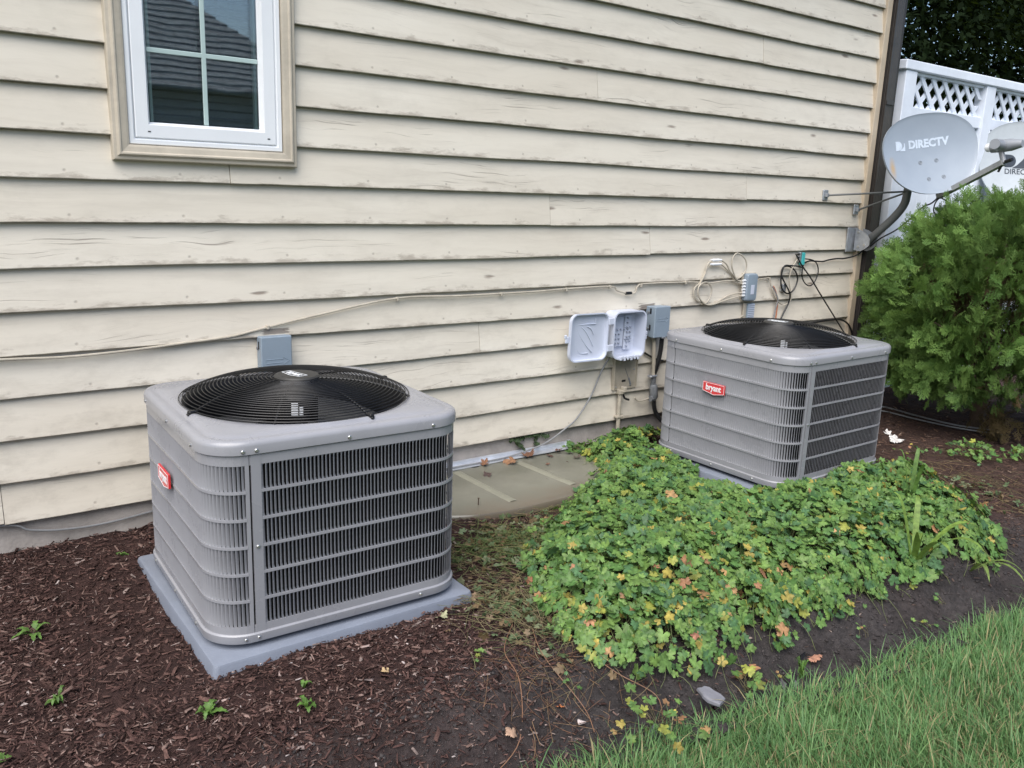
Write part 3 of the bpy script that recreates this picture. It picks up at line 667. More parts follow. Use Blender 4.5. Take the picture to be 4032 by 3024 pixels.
# ------------------------------------------------------------------ window well cover
wc = empty('window_well_cover', (2.36, 0.0, -0.118), label='dull green plastic window well cover against the foundation, with mud along its lip', cat='well cover')
def dshape(sx, sy, z):
    pts = []
    for k in range(33):
        a = math.pi*k/32; c, s_ = math.cos(a), math.sin(a)
        pts.append((sx*math.copysign(abs(c)**0.72, c), -0.03-sy*abs(s_)**0.72, z))
    return pts
def ctop(x, y): return 0.010*(1-(x/0.66)**2)-0.006*(-y/0.6)
b = MB(); ls = []
for k, zz in ((1.0, -0.040), (1.005, -0.012), (0.995, -0.002), (0.975, 0.002)): ls.append(dshape(0.655*k, 0.585*k, zz))
for k in (0.9, 0.75, 0.55, 0.3, 0.05):
    l = dshape(0.655*k, 0.585*k, 0.0); ls.append([(x, y, 0.003+ctop(x, y)*(1-k)) for x, y, _ in l])
b.loops(ls, closed=True); b.build('cover_sheet', M_COVER, wc, True)
for x0, x1, y0, y1 in ((-0.125, -0.11, -0.07, -0.535), (0.245, 0.285, -0.09, -0.50)):
    MB().loops([[(x0+(x1-x0)*t-0.024+q*0.048, y0+(y1-y0)*t, 0.0035+0.0025*math.sin(math.pi*q)+ctop(x0, y0+(y1-y0)*t)*0.8*(1-t)+0.0012*math.sin(math.pi*q)) for q in (0, 0.2, 0.5, 0.8, 1)] for t in np.linspace(0, 1, 6)], closed=False).build('rib', M_WELLRIB, wc, True)
b = MB(); b.box(-0.66, 0.675, 0.010, 0.028, 0.0, 0.034, 0.001); b.box(-0.66, 0.675, -0.050, 0.009, 0.013, 0.0165); b.build('flange', M_ALU, wc)
MB().box(0.655, 0.676, -0.004, 0.0095, 0.0, 0.045).build('flange_clip', M_ALU, wc)
nl = empty('nail', (2.085, -0.49, -0.117), label='rusty nail standing upright on the window well cover', cat='nail')
MB().tube([(0, 0, 0), (0.001, 0, 0.034)], 0.0028, 6).build('shank', M_BARK, nl); MB().tube([(0.001, 0, 0.034), (0.001, 0, 0.036)], 0.0055, 8).build('head', M_BARK, nl)

# ------------------------------------------------------------------ boxes on the wall
def disconnect(loc, w_, h_, d_, label):
    r = empty('disconnect_box', loc, 0, label, 'electrical box', 'electrical disconnect boxes on the siding')
    MB().box(-w_/2+0.004, w_/2-0.004, -d_+0.012, 0.002, -h_+0.004, -0.003, 0.003).build('body', M_BLUEGREY, r)
    lid = MB().box(-w_/2, w_/2, -d_, -d_*0.45, -h_, 0.0, 0.004).build('lid', M_BLUEGREY, r)
    y = -d_-0.0012; b = MB()                       # embossed arrow outline
    A = [(-0.36, 0.0), (0.20, 0.0), (0.20, 0.05), (0.40, -0.045), (0.20, -0.14), (0.20, -0.09), (-0.36, -0.09)]
    A = [(x*w_, -0.38*h_+z_*w_*1.3) for x, z_ in A]
    for i in range(len(A)):
        p, q = A[i], A[(i+1) % len(A)]; b.tube([(p[0], y+0.0008, p[1]), (q[0], y+0.0008, q[1])], 0.0013, 5)
    b.build('embossed_arrow', M_BLUEGREY, lid)
    for z in (-0.2, -0.72): MB().tube([(-w_/2-0.0035, -d_*0.30, z*h_), (-w_/2+0.005, -d_*0.30, z*h_)], 0.007, 10).build('knockout', M_LBGREY, r)
    for z in (-0.13, -0.66): MB().box(-w_/2-0.002, -w_/2+0.004, -d_*0.62, -d_*0.48, z*h_-0.02, z*h_+0.012).build('hinge_slot', M_BLACK, r)
    MB().box(w_*0.05, w_*0.25, -d_-0.004, -d_+0.01, -h_-0.006, -h_+0.003, 0.001).build('hasp', M_GALV, r)
    return r
disconnect((1.318, 0, 0.652), 0.136, 0.26, 0.060, 'blue grey electrical disconnect box partly hidden behind the nearer air conditioner')
disconnect((3.622, 0, 0.664), 0.126, 0.182, 0.080, 'blue grey electrical disconnect box beside the open telephone box')
# open telephone interface box
tb = empty('telephone_box', (3.352, 0, 0.52), label='open pale grey telephone interface box with its lid swung out to the left', cat='telephone box')
def rrect(hx, hz, r, n=6):
    out = []
    for cx, cz, a0 in ((hx-r, hz-r, 0), (-hx+r, hz-r, 90), (-hx+r, -hz+r, 180), (hx-r, -hz+r, 270)):
        for k in range(n+1): a = rad(a0+90*k/n); out.append((cx+r*math.cos(a), cz+r*math.sin(a)))
    return out
def tray(hx, hz, r, yb, yf, th, lip):
    b = MB(); ls = []
    for h, y in ((-0.012, yb), (0.0, yb-0.008), (0.0, yf+0.006), (lip, yf+0.005), (lip, yf), (-th, yf), (-th-0.003, yb-0.010), (-th-0.02, yb-0.006)):
        ls.append([(x, y, z) for x, z in rrect(hx+h, hz+h, max(r+h, 0.012))])
    b.loops(ls, True, True); return b
body = tray(0.121, 0.132, 0.042, 0.0, -0.098, 0.005, 0.003).build('body', M_TELCO, tb, True)
lidp = tray(0.139, 0.129, 0.045, -0.066, -0.096, 0.004, 0.003).build('lid', M_TELCO, tb, True, M=Matrix.Translation((-0.302, 0, 0.006)) @ Matrix.Rotation(rad(3), 4, 'Z') @ Matrix.Rotation(rad(1.2), 4, 'Y'))
for z in (0.085, -0.065): MB().box(-0.160, -0.122, -0.096, -0.084, z-0.018, z+0.018, 0.002).build('hinge', M_TELCO, tb)
b = MB()
for p_ in ([(-0.075, 0.055), (-0.055, 0.02), (0.0, -0.045), (0.045, -0.085)], [(-0.04, 0.058), (-0.01, 0.035), (0.025, -0.01), (0.05, -0.05)], [(0.0, 0.06), (0.03, 0.045), (0.05, 0.015)], [(-0.075, -0.005), (-0.07, -0.055), (-0.04, -0.085), (0.015, -0.088)], [(-0.08, -0.06), (-0.075, -0.09), (-0.04, -0.098)], [(-0.085, 0.072), (0.06, 0.072)], [(0.06, 0.072), (0.06, 0.115)], [(-0.085, 0.072), (-0.085, 0.10)]):
    b.tube(crv([(x-0.302, -0.0735, z+0.004) for x, z in p_]), 0.0030, 5)
b.build('embossing', M_TELCO, lidp, True)
for x0, x1, z0, z1 in ((-0.102, 0.018, -0.078, 0.095), (0.026, 0.076, -0.100, 0.100)):
    MB().box(x0, x1, -0.024, -0.011, z0, z1, 0.003).build('terminal_board', M_TELCO, tb)
pm = mk_me(MB().loops([[(0.0055*k_*math.cos(q*math.pi/4), y, 0.0055*k_*math.sin(q*math.pi/4)) for q in range(8)] for k_, y in ((1, 0), (1, -0.009), (0.6, -0.012))], False, True), M_TELCO2, True)
for r in range(4):
    for c in range(3 if r else 5): inst('terminal_post', pm, tb, 0, (-0.072+c*0.026+(0.012 if not r else 0), -0.024, 0.022-r*0.026))
for r in range(7):
    for c in range(2 if 1 < r < 6 else 1): inst('terminal_post', pm, tb, 0, (0.042+c*0.022, -0.024, 0.085-r*0.027))
for z in (0.03, -0.037): MB().box(0.026, 0.078, -0.031, -0.024, z-0.0015, z+0.0015).build('divider', M_TELCO2, tb)
for k in range(6): MB().box(-0.068+k*0.026, -0.050+k*0.026, -0.106, -0.075, -0.142-0.004*(k % 2), -0.118, 0.003).build('cable_grommet', M_TELCO, tb)
for k in range(5): MB().box(-0.049+k*0.026, -0.043+k*0.026, -0.105, -0.09, -0.146, -0.132, 0.001).build('grommet_slot', M_BLACK, tb)
b = MB(); b.box(0.124, 0.146, -0.090, -0.080, -0.01, 0.012, 0.003); b.box(0.134, 0.144, -0.09, -0.080, -0.036, -0.01, 0.003); b.build('latch', M_TELCO, tb)
b = MB(); b.box(-0.462, -0.438, -0.092, -0.082, -0.016, 0.02, 0.003); b.box(-0.470, -0.452, -0.092, -0.084, 0.010, 0.03, 0.003); b.build('latch', M_TELCO, tb)
# back plate below it
bp = empty('mounting_plate', (3.415, 0, 0.275), label='beige painted steel mounting plate below the telephone box', cat='mounting plate')
MB().box(-0.088, 0.088, -0.012, -0.008, -0.092, 0.11, 0.001).build('plate', M_BEIGEP, bp)
MB().box(-0.092, -0.0885, -0.026, 0.004, -0.090, 0.11, 0.001).build('side_flange', M_BEIGEP, bp)
MB().box(0.0885, 0.092, -0.022, 0.004, -0.090, 0.11, 0.001).build('side_flange', M_BEIGEP, bp)
MB().box(-0.022, 0.008, -0.0135, -0.012, -0.048, -0.036, 0.0005).build('slot', M_BLACK, bp)
MB().tube([(0.0, -0.013, 0.03), (0.03, -0.014, -0.03)], 0.002, 5).build('hanging_wire', M_CABLE_G, bp)
MB().tube([(0.03, -0.015, -0.028), (0.048, -0.016, -0.068)], 0.0055, 6).build('wire_nut', M_LBGREY, bp)
for x, z in ((-0.065, -0.075), (0.045, -0.072), (0.07, 0.02), (0.005, -0.082)): MB().tube([(x, -0.0118, z), (x, -0.0155, z)], 0.005, 8).build('screw', M_GALV, bp)
cp = empty('conduit', (3.378, -0.02, 0), label='beige painted conduit stub running into the ground below the mounting plate', cat='conduit')
MB().tube([(0, 0, -0.2), (0, 0, 0.165)], 0.0125, 10).build('pipe', M_BEIGEP, cp, True)
MB().tube([(0, 0, -0.21), (0, 0, -0.005)], 0.0118, 10).build('bare_end', M_GALV, cp, True) if False else None
b = MB(); b.box(-0.018, 0.02, -0.02, 0.014, 0.160, 0.186, 0.003); b.box(0.002, 0.028, -0.03, 0.0, 0.172, 0.205, 0.003); b.build('fitting', M_BEIGEP, cp)
MB().box(-0.024, 0.024, -0.016, 0.015, 0.018, 0.030, 0.002).build('strap', M_BEIGEP, cp)
MB().tube(crv([(0.02, -0.005, 0.165), (0.03, -0.008, 0.135), (0.055, -0.01, 0.122), (0.065, -0.012, 0.12)]), 0.006, 8).build('cable_stub', M_CABLE_K, cp, True)
ec = empty('electrical_conduit', (3.62, -0.03, 0), label='conduit and grey fitting dropping from the disconnect box beside the far unit', cat='conduit')
MB().tube([(-0.006, 0, 0.49), (0.012, 0, 0.245)], 0.0125, 10).build('pipe', M_BEIGEP, ec, True)
MB().box(-0.026, 0.03, -0.018, 0.016, 0.236, 0.250, 0.004).build('clamp', M_GALV, ec)
b = MB()
for k in range(6): b.tube([(0.014, 0, 0.235-k*0.007), (0.014, 0, 0.231-k*0.007)], 0.0175 if k % 2 else 0.0155, 10)
b.build('threaded_connector', M_LBGREY, ec, True)
MB().tube([(0.014, 0, 0.198), (0.016, 0, 0.19), (0.019, 0, 0.18), (0.027, 0, 0.11), (0.028, 0, 0.10)], [0.014, 0.019, 0.024, 0.026, 0.019], 8).build('elbow_body', M_LBGREY, ec, True)
MB().tube(crv([(-0.004, -0.002, 0.105), (0.018, -0.002, 0.105), (0.03, 0, 0.10)]), 0.018, 8).build('elbow_arm', M_LBGREY, ec, True)
MB().tube(crv([(0.029, 0, 0.10), (0.036, -0.004, 0.045), (0.055, -0.012, 0.0), (0.09, -0.04, -0.045), (0.16, -0.12, -0.07)]), 0.013, 8).build('flexible_cable', M_CABLE_K, ec, True)
MB().tube(crv([(0.038, -0.022, 0.48), (0.036, -0.02, 0.40), (0.022, -0.012, 0.30), (0.016, 0.008, 0.235)]), 0.0135, 8).build('liquidtight_cable', M_CABLE_K, ec, True)
MB().tube(crv([(-0.112, 0.018, 0.120), (-0.09, 0.014, 0.10), (-0.05, 0.01, 0.098), (-0.01, 0.005, 0.108)]), 0.0055, 6).build('beige_wire', M_CABLE_B, ec, True)
MB().tube(crv([(-0.055, 0.020, 0.385), (0.02, 0.010, 0.345), (0.10, 0.015, 0.325)]), 0.006, 6).build('black_wire', M_CABLE_K, ec, True)

# splitter boxes, ground block
sb = empty('junction_box', (4.455, 0, 0.74), label='grey cable junction box with a row of white connectors on its left', cat='junction box')
MB().box(-0.068, 0.060, -0.012, 0.004, -0.092, 0.088, 0.002).build('back_plate', M_BEIGEP, sb)
ls = []
b = MB()
for k_, y in ((1.0, -0.012), (1.0, -0.036), (0.9, -0.045), (0.7, -0.047)): ls.append([(x-0.008, y, z) for x, z in rrect(0.050*k_, 0.086*(1-(1-k_)*0.5), 0.012)])
b.loops(ls, True, True).build('housing', M_BLUEGREY, sb, True)
MB().box(-0.022, 0.010, -0.0485, -0.0455, -0.045, 0.015, 0.001).build('sticker', M_TELCO, sb)
for k in range(6): MB().tube([(-0.062, -0.030, 0.044-k*0.019), (-0.086, -0.030, 0.044-k*0.019)], 0.0075, 8).build('connector', M_LABEL, sb, True)
for k in range(7): MB().box(0.048, 0.060, -0.03, -0.012, -0.065+k*0.02, -0.055+k*0.02, 0.001).build('connector', M_TELCO, sb)
j2 = empty('splitter', (4.487, 0, 0.58), label='small ribbed grey splitter just below the junction box', cat='splitter')
MB().box(-0.034, 0.034, -0.022, 0.0, -0.052, 0.052, 0.003).build('body', M_BLUEGREY, j2)
MB().box(-0.060, -0.0345, -0.012, 0.0, -0.055, 0.055, 0.002).build('bracket', M_BEIGEP, j2)
for k in range(8): MB().box(-0.030, 0.030, -0.0245, -0.0222, -0.044+k*0.012, -0.038+k*0.012).build('cooling_rib', M_TELCO, j2)
gb = empty('ground_block', (4.978, 0, 0.908), label='small teal cable ground block near the dish bracket', cat='ground block')
MB().box(-0.014, 0.014, -0.026, 0.0, -0.041, 0.041, 0.002).build('body', M_TEAL, gb); MB().box(-0.034, -0.0145, -0.020, 0.0, -0.02, 0.045, 0.002).build('metal_block', M_GALV, gb)
for z in (0.03, 0.008): MB().tube([(-0.052, -0.012, z), (-0.034, -0.012, z)], 0.006, 8).build('connector', M_CABLE_K, gb)
cl = empty('ground_clamp', (4.815, 0, 0.72), label='galvanised ground clamp on the siding behind the black cable loop', cat='clamp')
MB().box(-0.018, 0.018, -0.018, 0.0, -0.026, 0.026, 0.003).build('body', M_GALV, cl)
for z in (0.014, -0.014): MB().tube([(-0.034, -0.01, z), (-0.018, -0.01, z)], 0.006, 8).build('screw', M_GALV, cl)

# ------------------------------------------------------------------ cables
def cable(pts, r, m, label, name='cable', j=0.0):
    o = MB().tube(crv(pts, 6), r, 7).build(name, m, None, True); return tag(o, label, 'cable')
Y = -0.010
A = [(-2.5, Y-.004, 0.70), (-1.0, Y-.004, 0.655), (0.0, Y-.004, 0.635), (0.304, -0.012, 0.632), (0.505, -0.012, 0.624), (0.692, -0.012, 0.628), (0.838, -0.011, 0.636), (0.958, -0.009, 0.644), (1.13, -0.009, 0.655), (1.261, -0.009, 0.678), (1.556, -0.008, 0.729), (1.926, -0.007, 0.781), (2.286, -0.008, 0.777), (2.721, -0.008, 0.779), (2.948, -0.008, 0.785), (3.261, -0.010, 0.786), (3.311, -0.012, 0.762), (3.385, -0.013, 0.744), (3.45, -0.013, 0.743), (3.472, -0.010, 0.779), (3.534, -0.007, 0.791), (3.869, -0.008, 0.789), (3.967, -0.010, 0.785), (4.084, -0.012, 0.777), (4.23, -0.012, 0.785), (4.40, -0.014, 0.781)]
cable(A, 0.0048, M_CABLE_B, 'long beige coax cable running along the siding from the left to the junction box')
b = MB()
sp = empty('cable_splice', (3.40, -0.013, 0.7435), label='black splice joining the sagging part of the long beige cable', cat='cable splice')
MB().tube([(-0.022, 0, 0.0), (0.022, 0, 0.0)], 0.0085, 8).build('sleeve', M_CABLE_K, sp, True)
for x, z, lb in ((1.926, 0.781, 'beige clip where the long beige cable bends to level'), (2.52, 0.778, 'beige clip midway along the level run of the long cable'), (2.948, 0.785, 'beige clip on the long cable above the telephone box lid'), (3.261, 0.786, 'beige clip where the long cable starts to sag before the splice'), (3.50, 0.786, 'beige clip where the long cable rises just after the splice'), (3.87, 0.789, 'beige clip on the long cable just left of the beige loops'), (1.30, 0.688, 'beige clip on the long cable above the left disconnect box'), (4.66, 0.786, 'beige clip holding the cable right of the junction box'), (4.155, 0.655, 'beige clip right of the coil bottom, under the beige loops'), (4.045, 0.657, 'beige clip at the very bottom of the coiled beige loop')):
    o = MB().box(-0.006, 0.006, -0.016, 0.0, -0.010, 0.008, 0.002).build('cable_clip', M_CABLE_B); o.location = (x, 0.001, z-0.002)
    tag(o, lb, 'cable clip', 'cable clips on the siding')
cable([(4.074, -.018, 0.917), (4.04, -.018, 0.892), (4.016, -.02, 0.826), (3.982, -.02, 0.772), (3.976, -.02, 0.722), (4.002, -.02, 0.676), (4.054, -.018, 0.651), (4.155, -.014, 0.655), (4.261, -.015, 0.693), (4.372, -.03, 0.709)], 0.0046, M_CABLE_B, 'outer beige cable hanging in a loop left of the junction box')
cable([(4.069, -.012, 0.892), (4.03, -.012, 0.848), (3.989, -.012, 0.783), (3.948, -.012, 0.751), (3.949, -.012, 0.706), (3.986, -.012, 0.671), (4.045, -.024, 0.657), (4.081, -.026, 0.701), (4.084, -.026, 0.746), (4.046, -.026, 0.781), (4.005, -.026, 0.782), (3.967, -.026, 0.756), (3.974, -.026, 0.7), (4.038, -.026, 0.652), (4.114, -.022, 0.645), (4.23, -.02, 0.665), (4.372, -.03, 0.690)], 0.0046, M_CABLE_B, 'inner beige cable coiled in a full round loop left of the junction box')
cable([(4.163, -.014, 0.915), (4.217, -.014, 0.888), (4.258, -.014, 0.842), (4.325, -.014, 0.797), (4.383, -.02, 0.827), (4.397, -.024, 0.879), (4.368, -.024, 0.925), (4.303, -.022, 0.955), (4.262, -.024, 0.933), (4.252, -.026, 0.882), (4.287, -.026, 0.818), (4.327, -.022, 0.785), (4.39, -.02, 0.770)], 0.0046, M_CABLE_B, 'beige cable making the tall upper loop above the junction box')
cable([(4.166, -.012, 0.89), (4.212, -.012, 0.866), (4.278, -.010, 0.819), (4.317, -.012, 0.78), (4.37, -.025, 0.764)], 0.0046, M_CABLE_B, 'short beige cable slanting down from the paired connectors to the junction box')
for z, nme in ((0.916, 'upper'), (0.891, 'lower')):
    o = MB().tube([(4.064, -0.016, z), (4.085, -0.016, z), (4.086, -0.016, z), (4.14, -0.016, z), (4.141, -0.016, z), (4.165, -0.016, z)], [0.006, 0.006, 0.009, 0.009, 0.006, 0.006], 8).build('coax_coupler', M_LABEL, None, True)
    tag(o, '%s of two pale coax couplers above the beige loops' % nme, 'coax coupler', 'coax couplers')
cable([(4.505, -.010, 0.782), (4.607, -.010, 0.788), (4.655, -.010, 0.786), (4.675, -.012, 0.741), (4.702, -.012, 0.692), (4.754, -.012, 0.641), (4.817, -.012, 0.607), (4.866, -.014, 0.611), (4.897, -.014, 0.634), (4.897, -.016, 0.659), (4.879, -.016, 0.709), (4.854, -.018, 0.765), (4.853, -.026, 0.832), (4.888, -.024, 0.883), (4.930, -.014, 0.912)], 0.004, M_CABLE_B, 'beige cable dipping from the junction box up to the teal ground block')
cable([(4.45, -.008, 0.56), (4.405, -.010, 0.548), (4.382, -.008, 0.52), (4.378, -.004, 0.47)], 0.004, M_CABLE_B, 'short beige cable leaving the small splitter downward')
cable([(4.705, -.012, 0.734), (4.736, -.014, 0.69), (4.761, -.014, 0.628), (4.762, -.014, 0.561), (4.759, -.014, 0.493), (4.757, -.014, 0.42)], 0.0042, M_CABLE_O, 'orange wire hanging down behind the far air conditioner')
cable([(4.691, -.012, 0.734), (4.726, -.018, 0.691), (4.752, -.022, 0.641), (4.744, -.016, 0.58), (4.733, -.014, 0.501), (4.73, -.014, 0.42)], 0.0042, M_CABLE_G, 'thin pale grey wire hanging beside the orange wire')
cable([(5.007, -.016, 0.881), (5.056, -.016, 0.892), (5.128, -.014, 0.889), (5.212, -.012, 0.885), (5.274, -.012, 0.894), (5.369, -.014, 0.902), (5.456, -.020, 0.903), (5.56, -.05, 0.93), (5.60, -.10, 1.00)], 0.0055, M_CABLE_K, 'black coax cable running from the ground block to the dish bracket')
cable([(4.902, -.014, 0.941), (4.924, -.024, 0.905), (4.967, -.034, 0.855), (5.051, -.04, 0.785), (5.162, -.04, 0.687), (5.263, -.04, 0.6), (5.406, -.036, 0.482), (5.596, -.034, 0.32), (5.70, -.04, 0.22)], 0.005, M_CABLE_K, 'straight black cable slanting down right across the siding')
cable([(4.993, -.02, 0.847), (4.92, -.02, 0.861), (4.831, -.03, 0.868), (4.769, -.03, 0.862), (4.757, -.024, 0.787), (4.784, -.022, 0.714), (4.853, -.02, 0.681), (4.917, -.02, 0.708), (4.941, -.02, 0.775), (4.906, -.018, 0.831), (4.842, -.014, 0.86), (4.78, -.014, 0.853), (4.78, -.012, 0.798), (4.826, -.03, 0.724), (4.862, -.032, 0.674), (4.869, -.022, 0.618), (4.836, -.016, 0.552), (4.807, -.014, 0.492), (4.80, -.014, 0.42)], 0.0052, M_CABLE_K, 'black cable coiled in the left loop and dropping behind the far unit')
cable([(5.000, -.014, 0.908), (5.085, -.016, 0.898), (5.131, -.022, 0.875), (5.157, -.024, 0.818), (5.133, -.022, 0.75), (5.087, -.02, 0.724), (5.032, -.02, 0.741), (4.984, -.024, 0.786), (4.975, -.026, 0.836), (4.995, -.016, 0.868)], 0.0042, M_CABLE_K, 'black cable making the smaller right loop below the ground block')
cable([(4.945, -.008, 0.476), (5.153, -.008, 0.461), (5.365, -.008, 0.470), (5.51, -.010, 0.464), (5.590, -.024, 0.429), (5.635, -.030, 0.371), (5.645, -.032, 0.316), (5.645, -.034, 0.0), (5.645, -.04, -0.13)], 0.0065, M_CABLE_K, 'thick black cable lying low along the siding behind the far unit fan')
cable([(3.30, -.03, 0.395), (3.257, -.03, 0.373), (3.214, -.022, 0.295), (3.154, -.02, 0.173), (3.061, -.02, 0.057), (2.98, -.022, 0.008), (2.849, -.024, -0.052), (2.708, -.024, -0.082), (2.572, -.03, -0.094), (2.40, -.035, -0.094), (2.2, -.035, -0.094), (1.9, -.04, -0.10)], 0.0046, M_CABLE_G, 'grey cable sagging from the telephone box to the well cover flange')
cable([(-1.2, .022, 0.05), (-0.2, .012, 0.025), (0.25, .008, -0.003), (0.349, .008, -0.041), (0.453, .010, -0.063), (0.601, .014, -0.072), (0.785, .016, -0.058), (1.0, .02, -0.03), (1.25, .022, -0.02)], 0.0046, M_CABLE_G, 'grey cable drooping along the foundation at the far left')
cable([(5.45, -0.22, -0.105), (5.617, -0.354, -0.115), (5.608, -0.604, -0.118), (5.62, -0.9, -0.12), (5.8, -1.1, -0.13)], 0.006, M_CABLE_G, 'upper grey cable lying on the soil under the shrub')
cable([(5.35, -0.30, -0.11), (5.50, -0.42, -0.115), (5.52, -0.66, -0.12), (5.56, -0.92, -0.122), (5.7, -1.15, -0.13)], 0.005, M_CABLE_G, 'lower grey cable lying on the soil under the shrub')

# ------------------------------------------------------------------ satellite dishes
def make_dish(name, c, n, roll, hw, hh, depth, label, parts):
    n = Vector(n).normalized(); a = Vector((0, 0, 1)).cross(n).normalized(); b_ = n.cross(a)
    a2 = a*math.cos(roll)+b_*math.sin(roll); b2 = -a*math.sin(roll)+b_*math.cos(roll)
    M = Matrix(((a2.x, b2.x, n.x, c[0]), (a2.y, b2.y, n.y, c[1]), (a2.z, b2.z, n.z, c[2]), (0, 0, 0, 1)))
    root = empty(name, c, 0, label, 'satellite dish', 'satellite dishes by the house corner')
    Mi = Matrix.Translation(-Vector(c)) @ M
    def zf(x, y): return depth*((x/hw)**2+(y/hh)**2)*0.9
    ref = MB(); ls = []; nn = 56
    def lp(k, off, zo=0.0, e_=2.25):
        l = []
        for i in range(nn):
            t = 2*math.pi*i/nn; ct, st = math.cos(t), math.sin(t)
            x = hw*k*math.copysign(abs(ct)**(2/e_), ct); y = hh*k*math.copysign(abs(st)**(2/e_), st)
            x *= (1.0+0.10*y/hh) ; l.append((x, y, zf(x, y)+off))
        return l
    for k in (0.02, 0.2, 0.4, 0.6, 0.8, 0.95, 1.0): ls.append(lp(k, 0.0))
    ls += [lp(1.018, 0.002), lp(1.022, -0.006), lp(1.015, -0.014), lp(1.0, -0.012), lp(0.9, -0.006), lp(0.5, -0.006), lp(0.02, -0.006)]
    ref.loops(ls, True, True)
    r = ref.build('reflector', M_DISH if parts else M_DISH2, root, True); r.matrix_basis = Mi
    return root, Mi, zf, M, r
M_DISH2 = mat('pale_dish_paint', (0.46, 0.50, 0.53), 0.4, var=0.05)
DC = (5.605, -0.43, 1.605); DN = (-0.44, -0.80, 0.22)
dish, Mi, zf, Md, refl = make_dish('satellite_dish', DC, DN, rad(8), 0.325, 0.258, 0.052, 'grey satellite dish with white lettering on a bent mast at the house corner', True)
def on_dish(mb, dx, dy, zoff, rz=0.0):
    c_, s_ = math.cos(rz), math.sin(rz); out = []
    for x, y, z in mb.v:
        X, Y_ = dx+x*c_-y*s_, dy+x*s_+y*c_; out.append((X, Y_, zf(X, Y_)+zoff+z))
    mb.v = out; return mb
t_ = on_dish(text_mesh('DIRECTV', 0.070, 0.0004, 0.0034, 1.0), 0.012, 0.076, 0.0012, rad(1)); t_.build('lettering', M_PRINT, refl)
b = MB(); P = [(-0.033, -0.03), (-0.033, 0.03), (-0.008, 0.03)]+[(-0.008+0.026*math.sin(q), 0.03*math.cos(q)) for q in np.linspace(0.2, 2.6, 8)]
b.loops([[(x, y, 0) for x, y in P], [(x, y, 0.0006) for x, y in P]], False, True); b.loops([[(x, y, 0) for x, y in [(-0.005, -0.032), (0.012, -0.022), (0.030, -0.006), (0.032, 0.016), (0.040, 0.016), (0.040, -0.032)]], [(x, y, 0.0006) for x, y in [(-0.005, -0.032), (0.012, -0.022), (0.030, -0.006), (0.032, 0.016), (0.040, 0.016), (0.040, -0.032)]]], False, True)
on_dish(b, -0.195, 0.072, 0.0012, rad(1)).build('logo', M_PRINT, refl)
for x, y in ((-0.055, -0.045), (0.06, -0.04), (-0.02, -0.16), (0.085, -0.155)):
    b = MB()
    for r_ in (0.012, 0.005): b.tube([(r_*math.cos(q), r_*math.sin(q), 0) for q in np.linspace(0, 2*math.pi, 11)], 0.0013, 4)
    on_dish(b, x, y, 0.001).build('bolt_head', M_MAST, refl)
O = Vector(DC)
def rel(pts): return [tuple(Vector(p)-O) for p in pts]
EL = (5.605, -0.33, 1.36)
MB().tube(rel(crv([(5.60, -0.045, 0.985), (5.602, -0.17, 1.105), (5.604, -0.265, 1.205), (5.605, -0.318, 1.285), EL, (5.606, -0.335, 1.52)], 5)), 0.027, 14).build('mast', M_MAST, dish, True)
MB().tube(rel([(5.606, -0.335, 1.45), (5.606, -0.335, 1.545)]), 0.034, 12).build('mast_clamp', M_MAST, dish, True)
b = MB(); b.box(-0.06, 0.06, -0.02, 0.02, -0.05, 0.05, 0.01); b.v = [(v[0]+5.615-O.x, v[1]-0.345-O.y, v[2]+1.575-O.z) for v in b.v]; b.build('back_bracket', M_MAST, dish)
for ft in ((5.165, -0.003, 1.328), (5.541, -0.003, 1.238)):
    MB().tube(rel([(ft[0], ft[1]-0.022, ft[2]), (5.600, -0.345, 1.372)]), 0.0065, 8).build('strut', M_MAST, dish, True)
    b = MB(); b.box(-0.028, 0.028, -0.008, 0.004, -0.035, 0.035, 0.004); b.box(-0.012, 0.012, -0.028, -0.008, -0.012, 0.012, 0.002); b.v = [tuple(Vector(v)+Vector(ft)-O) for v in b.v]; b.build('strut_foot', M_GALV, dish)
# foot bracket
b = MB(); b.box(5.475, 5.600, -0.010, 0.002, 0.945, 1.115, 0.004); b.v = rel(b.v); b.build('foot_plate', M_GALV, dish)
for x in (5.545, 5.630):
    b = MB(); P = [(-0.01, 0.96), (-0.01, 1.11), (-0.05, 1.10), (-0.10, 1.075), (-0.125, 1.04), (-0.125, 1.0), (-0.10, 0.975), (-0.06, 0.955)]
    b.loops([[(x, y-0.012, z) for y, z in P], [(x+0.004, y-0.012, z) for y, z in P]], True, True)
    b.v = rel(b.v); b.build('foot_cheek', M_GALV, dish)
for y, z in ((-0.045, 1.085), (-0.10, 1.0), (-0.055, 0.985)): 
    MB().tube(rel([(5.540, y, z), (5.548, y, z)]), 0.010, 8).build('bolt', M_ZINC, dish)
ARM0, ARM1 = Vector((5.735, -0.475, 1.345)), Vector((5.600, -0.925, 1.560))
d_ = (ARM1-ARM0).normalized(); sd_ = d_.cross(Vector((0, 0, 1))).normalized(); ud_ = sd_.cross(d_)
ls = []
for t in (0, 1):
    p0 = ARM0+(ARM1-ARM0)*t-O; ls.append([p0+sd_*x*0.018+ud_*z*0.016 for x, z in ((-1, -1), (1, -1), (1, 1), (-1, 1))])
MB().loops(ls, True, True).build('feed_arm', M_ARM, dish)
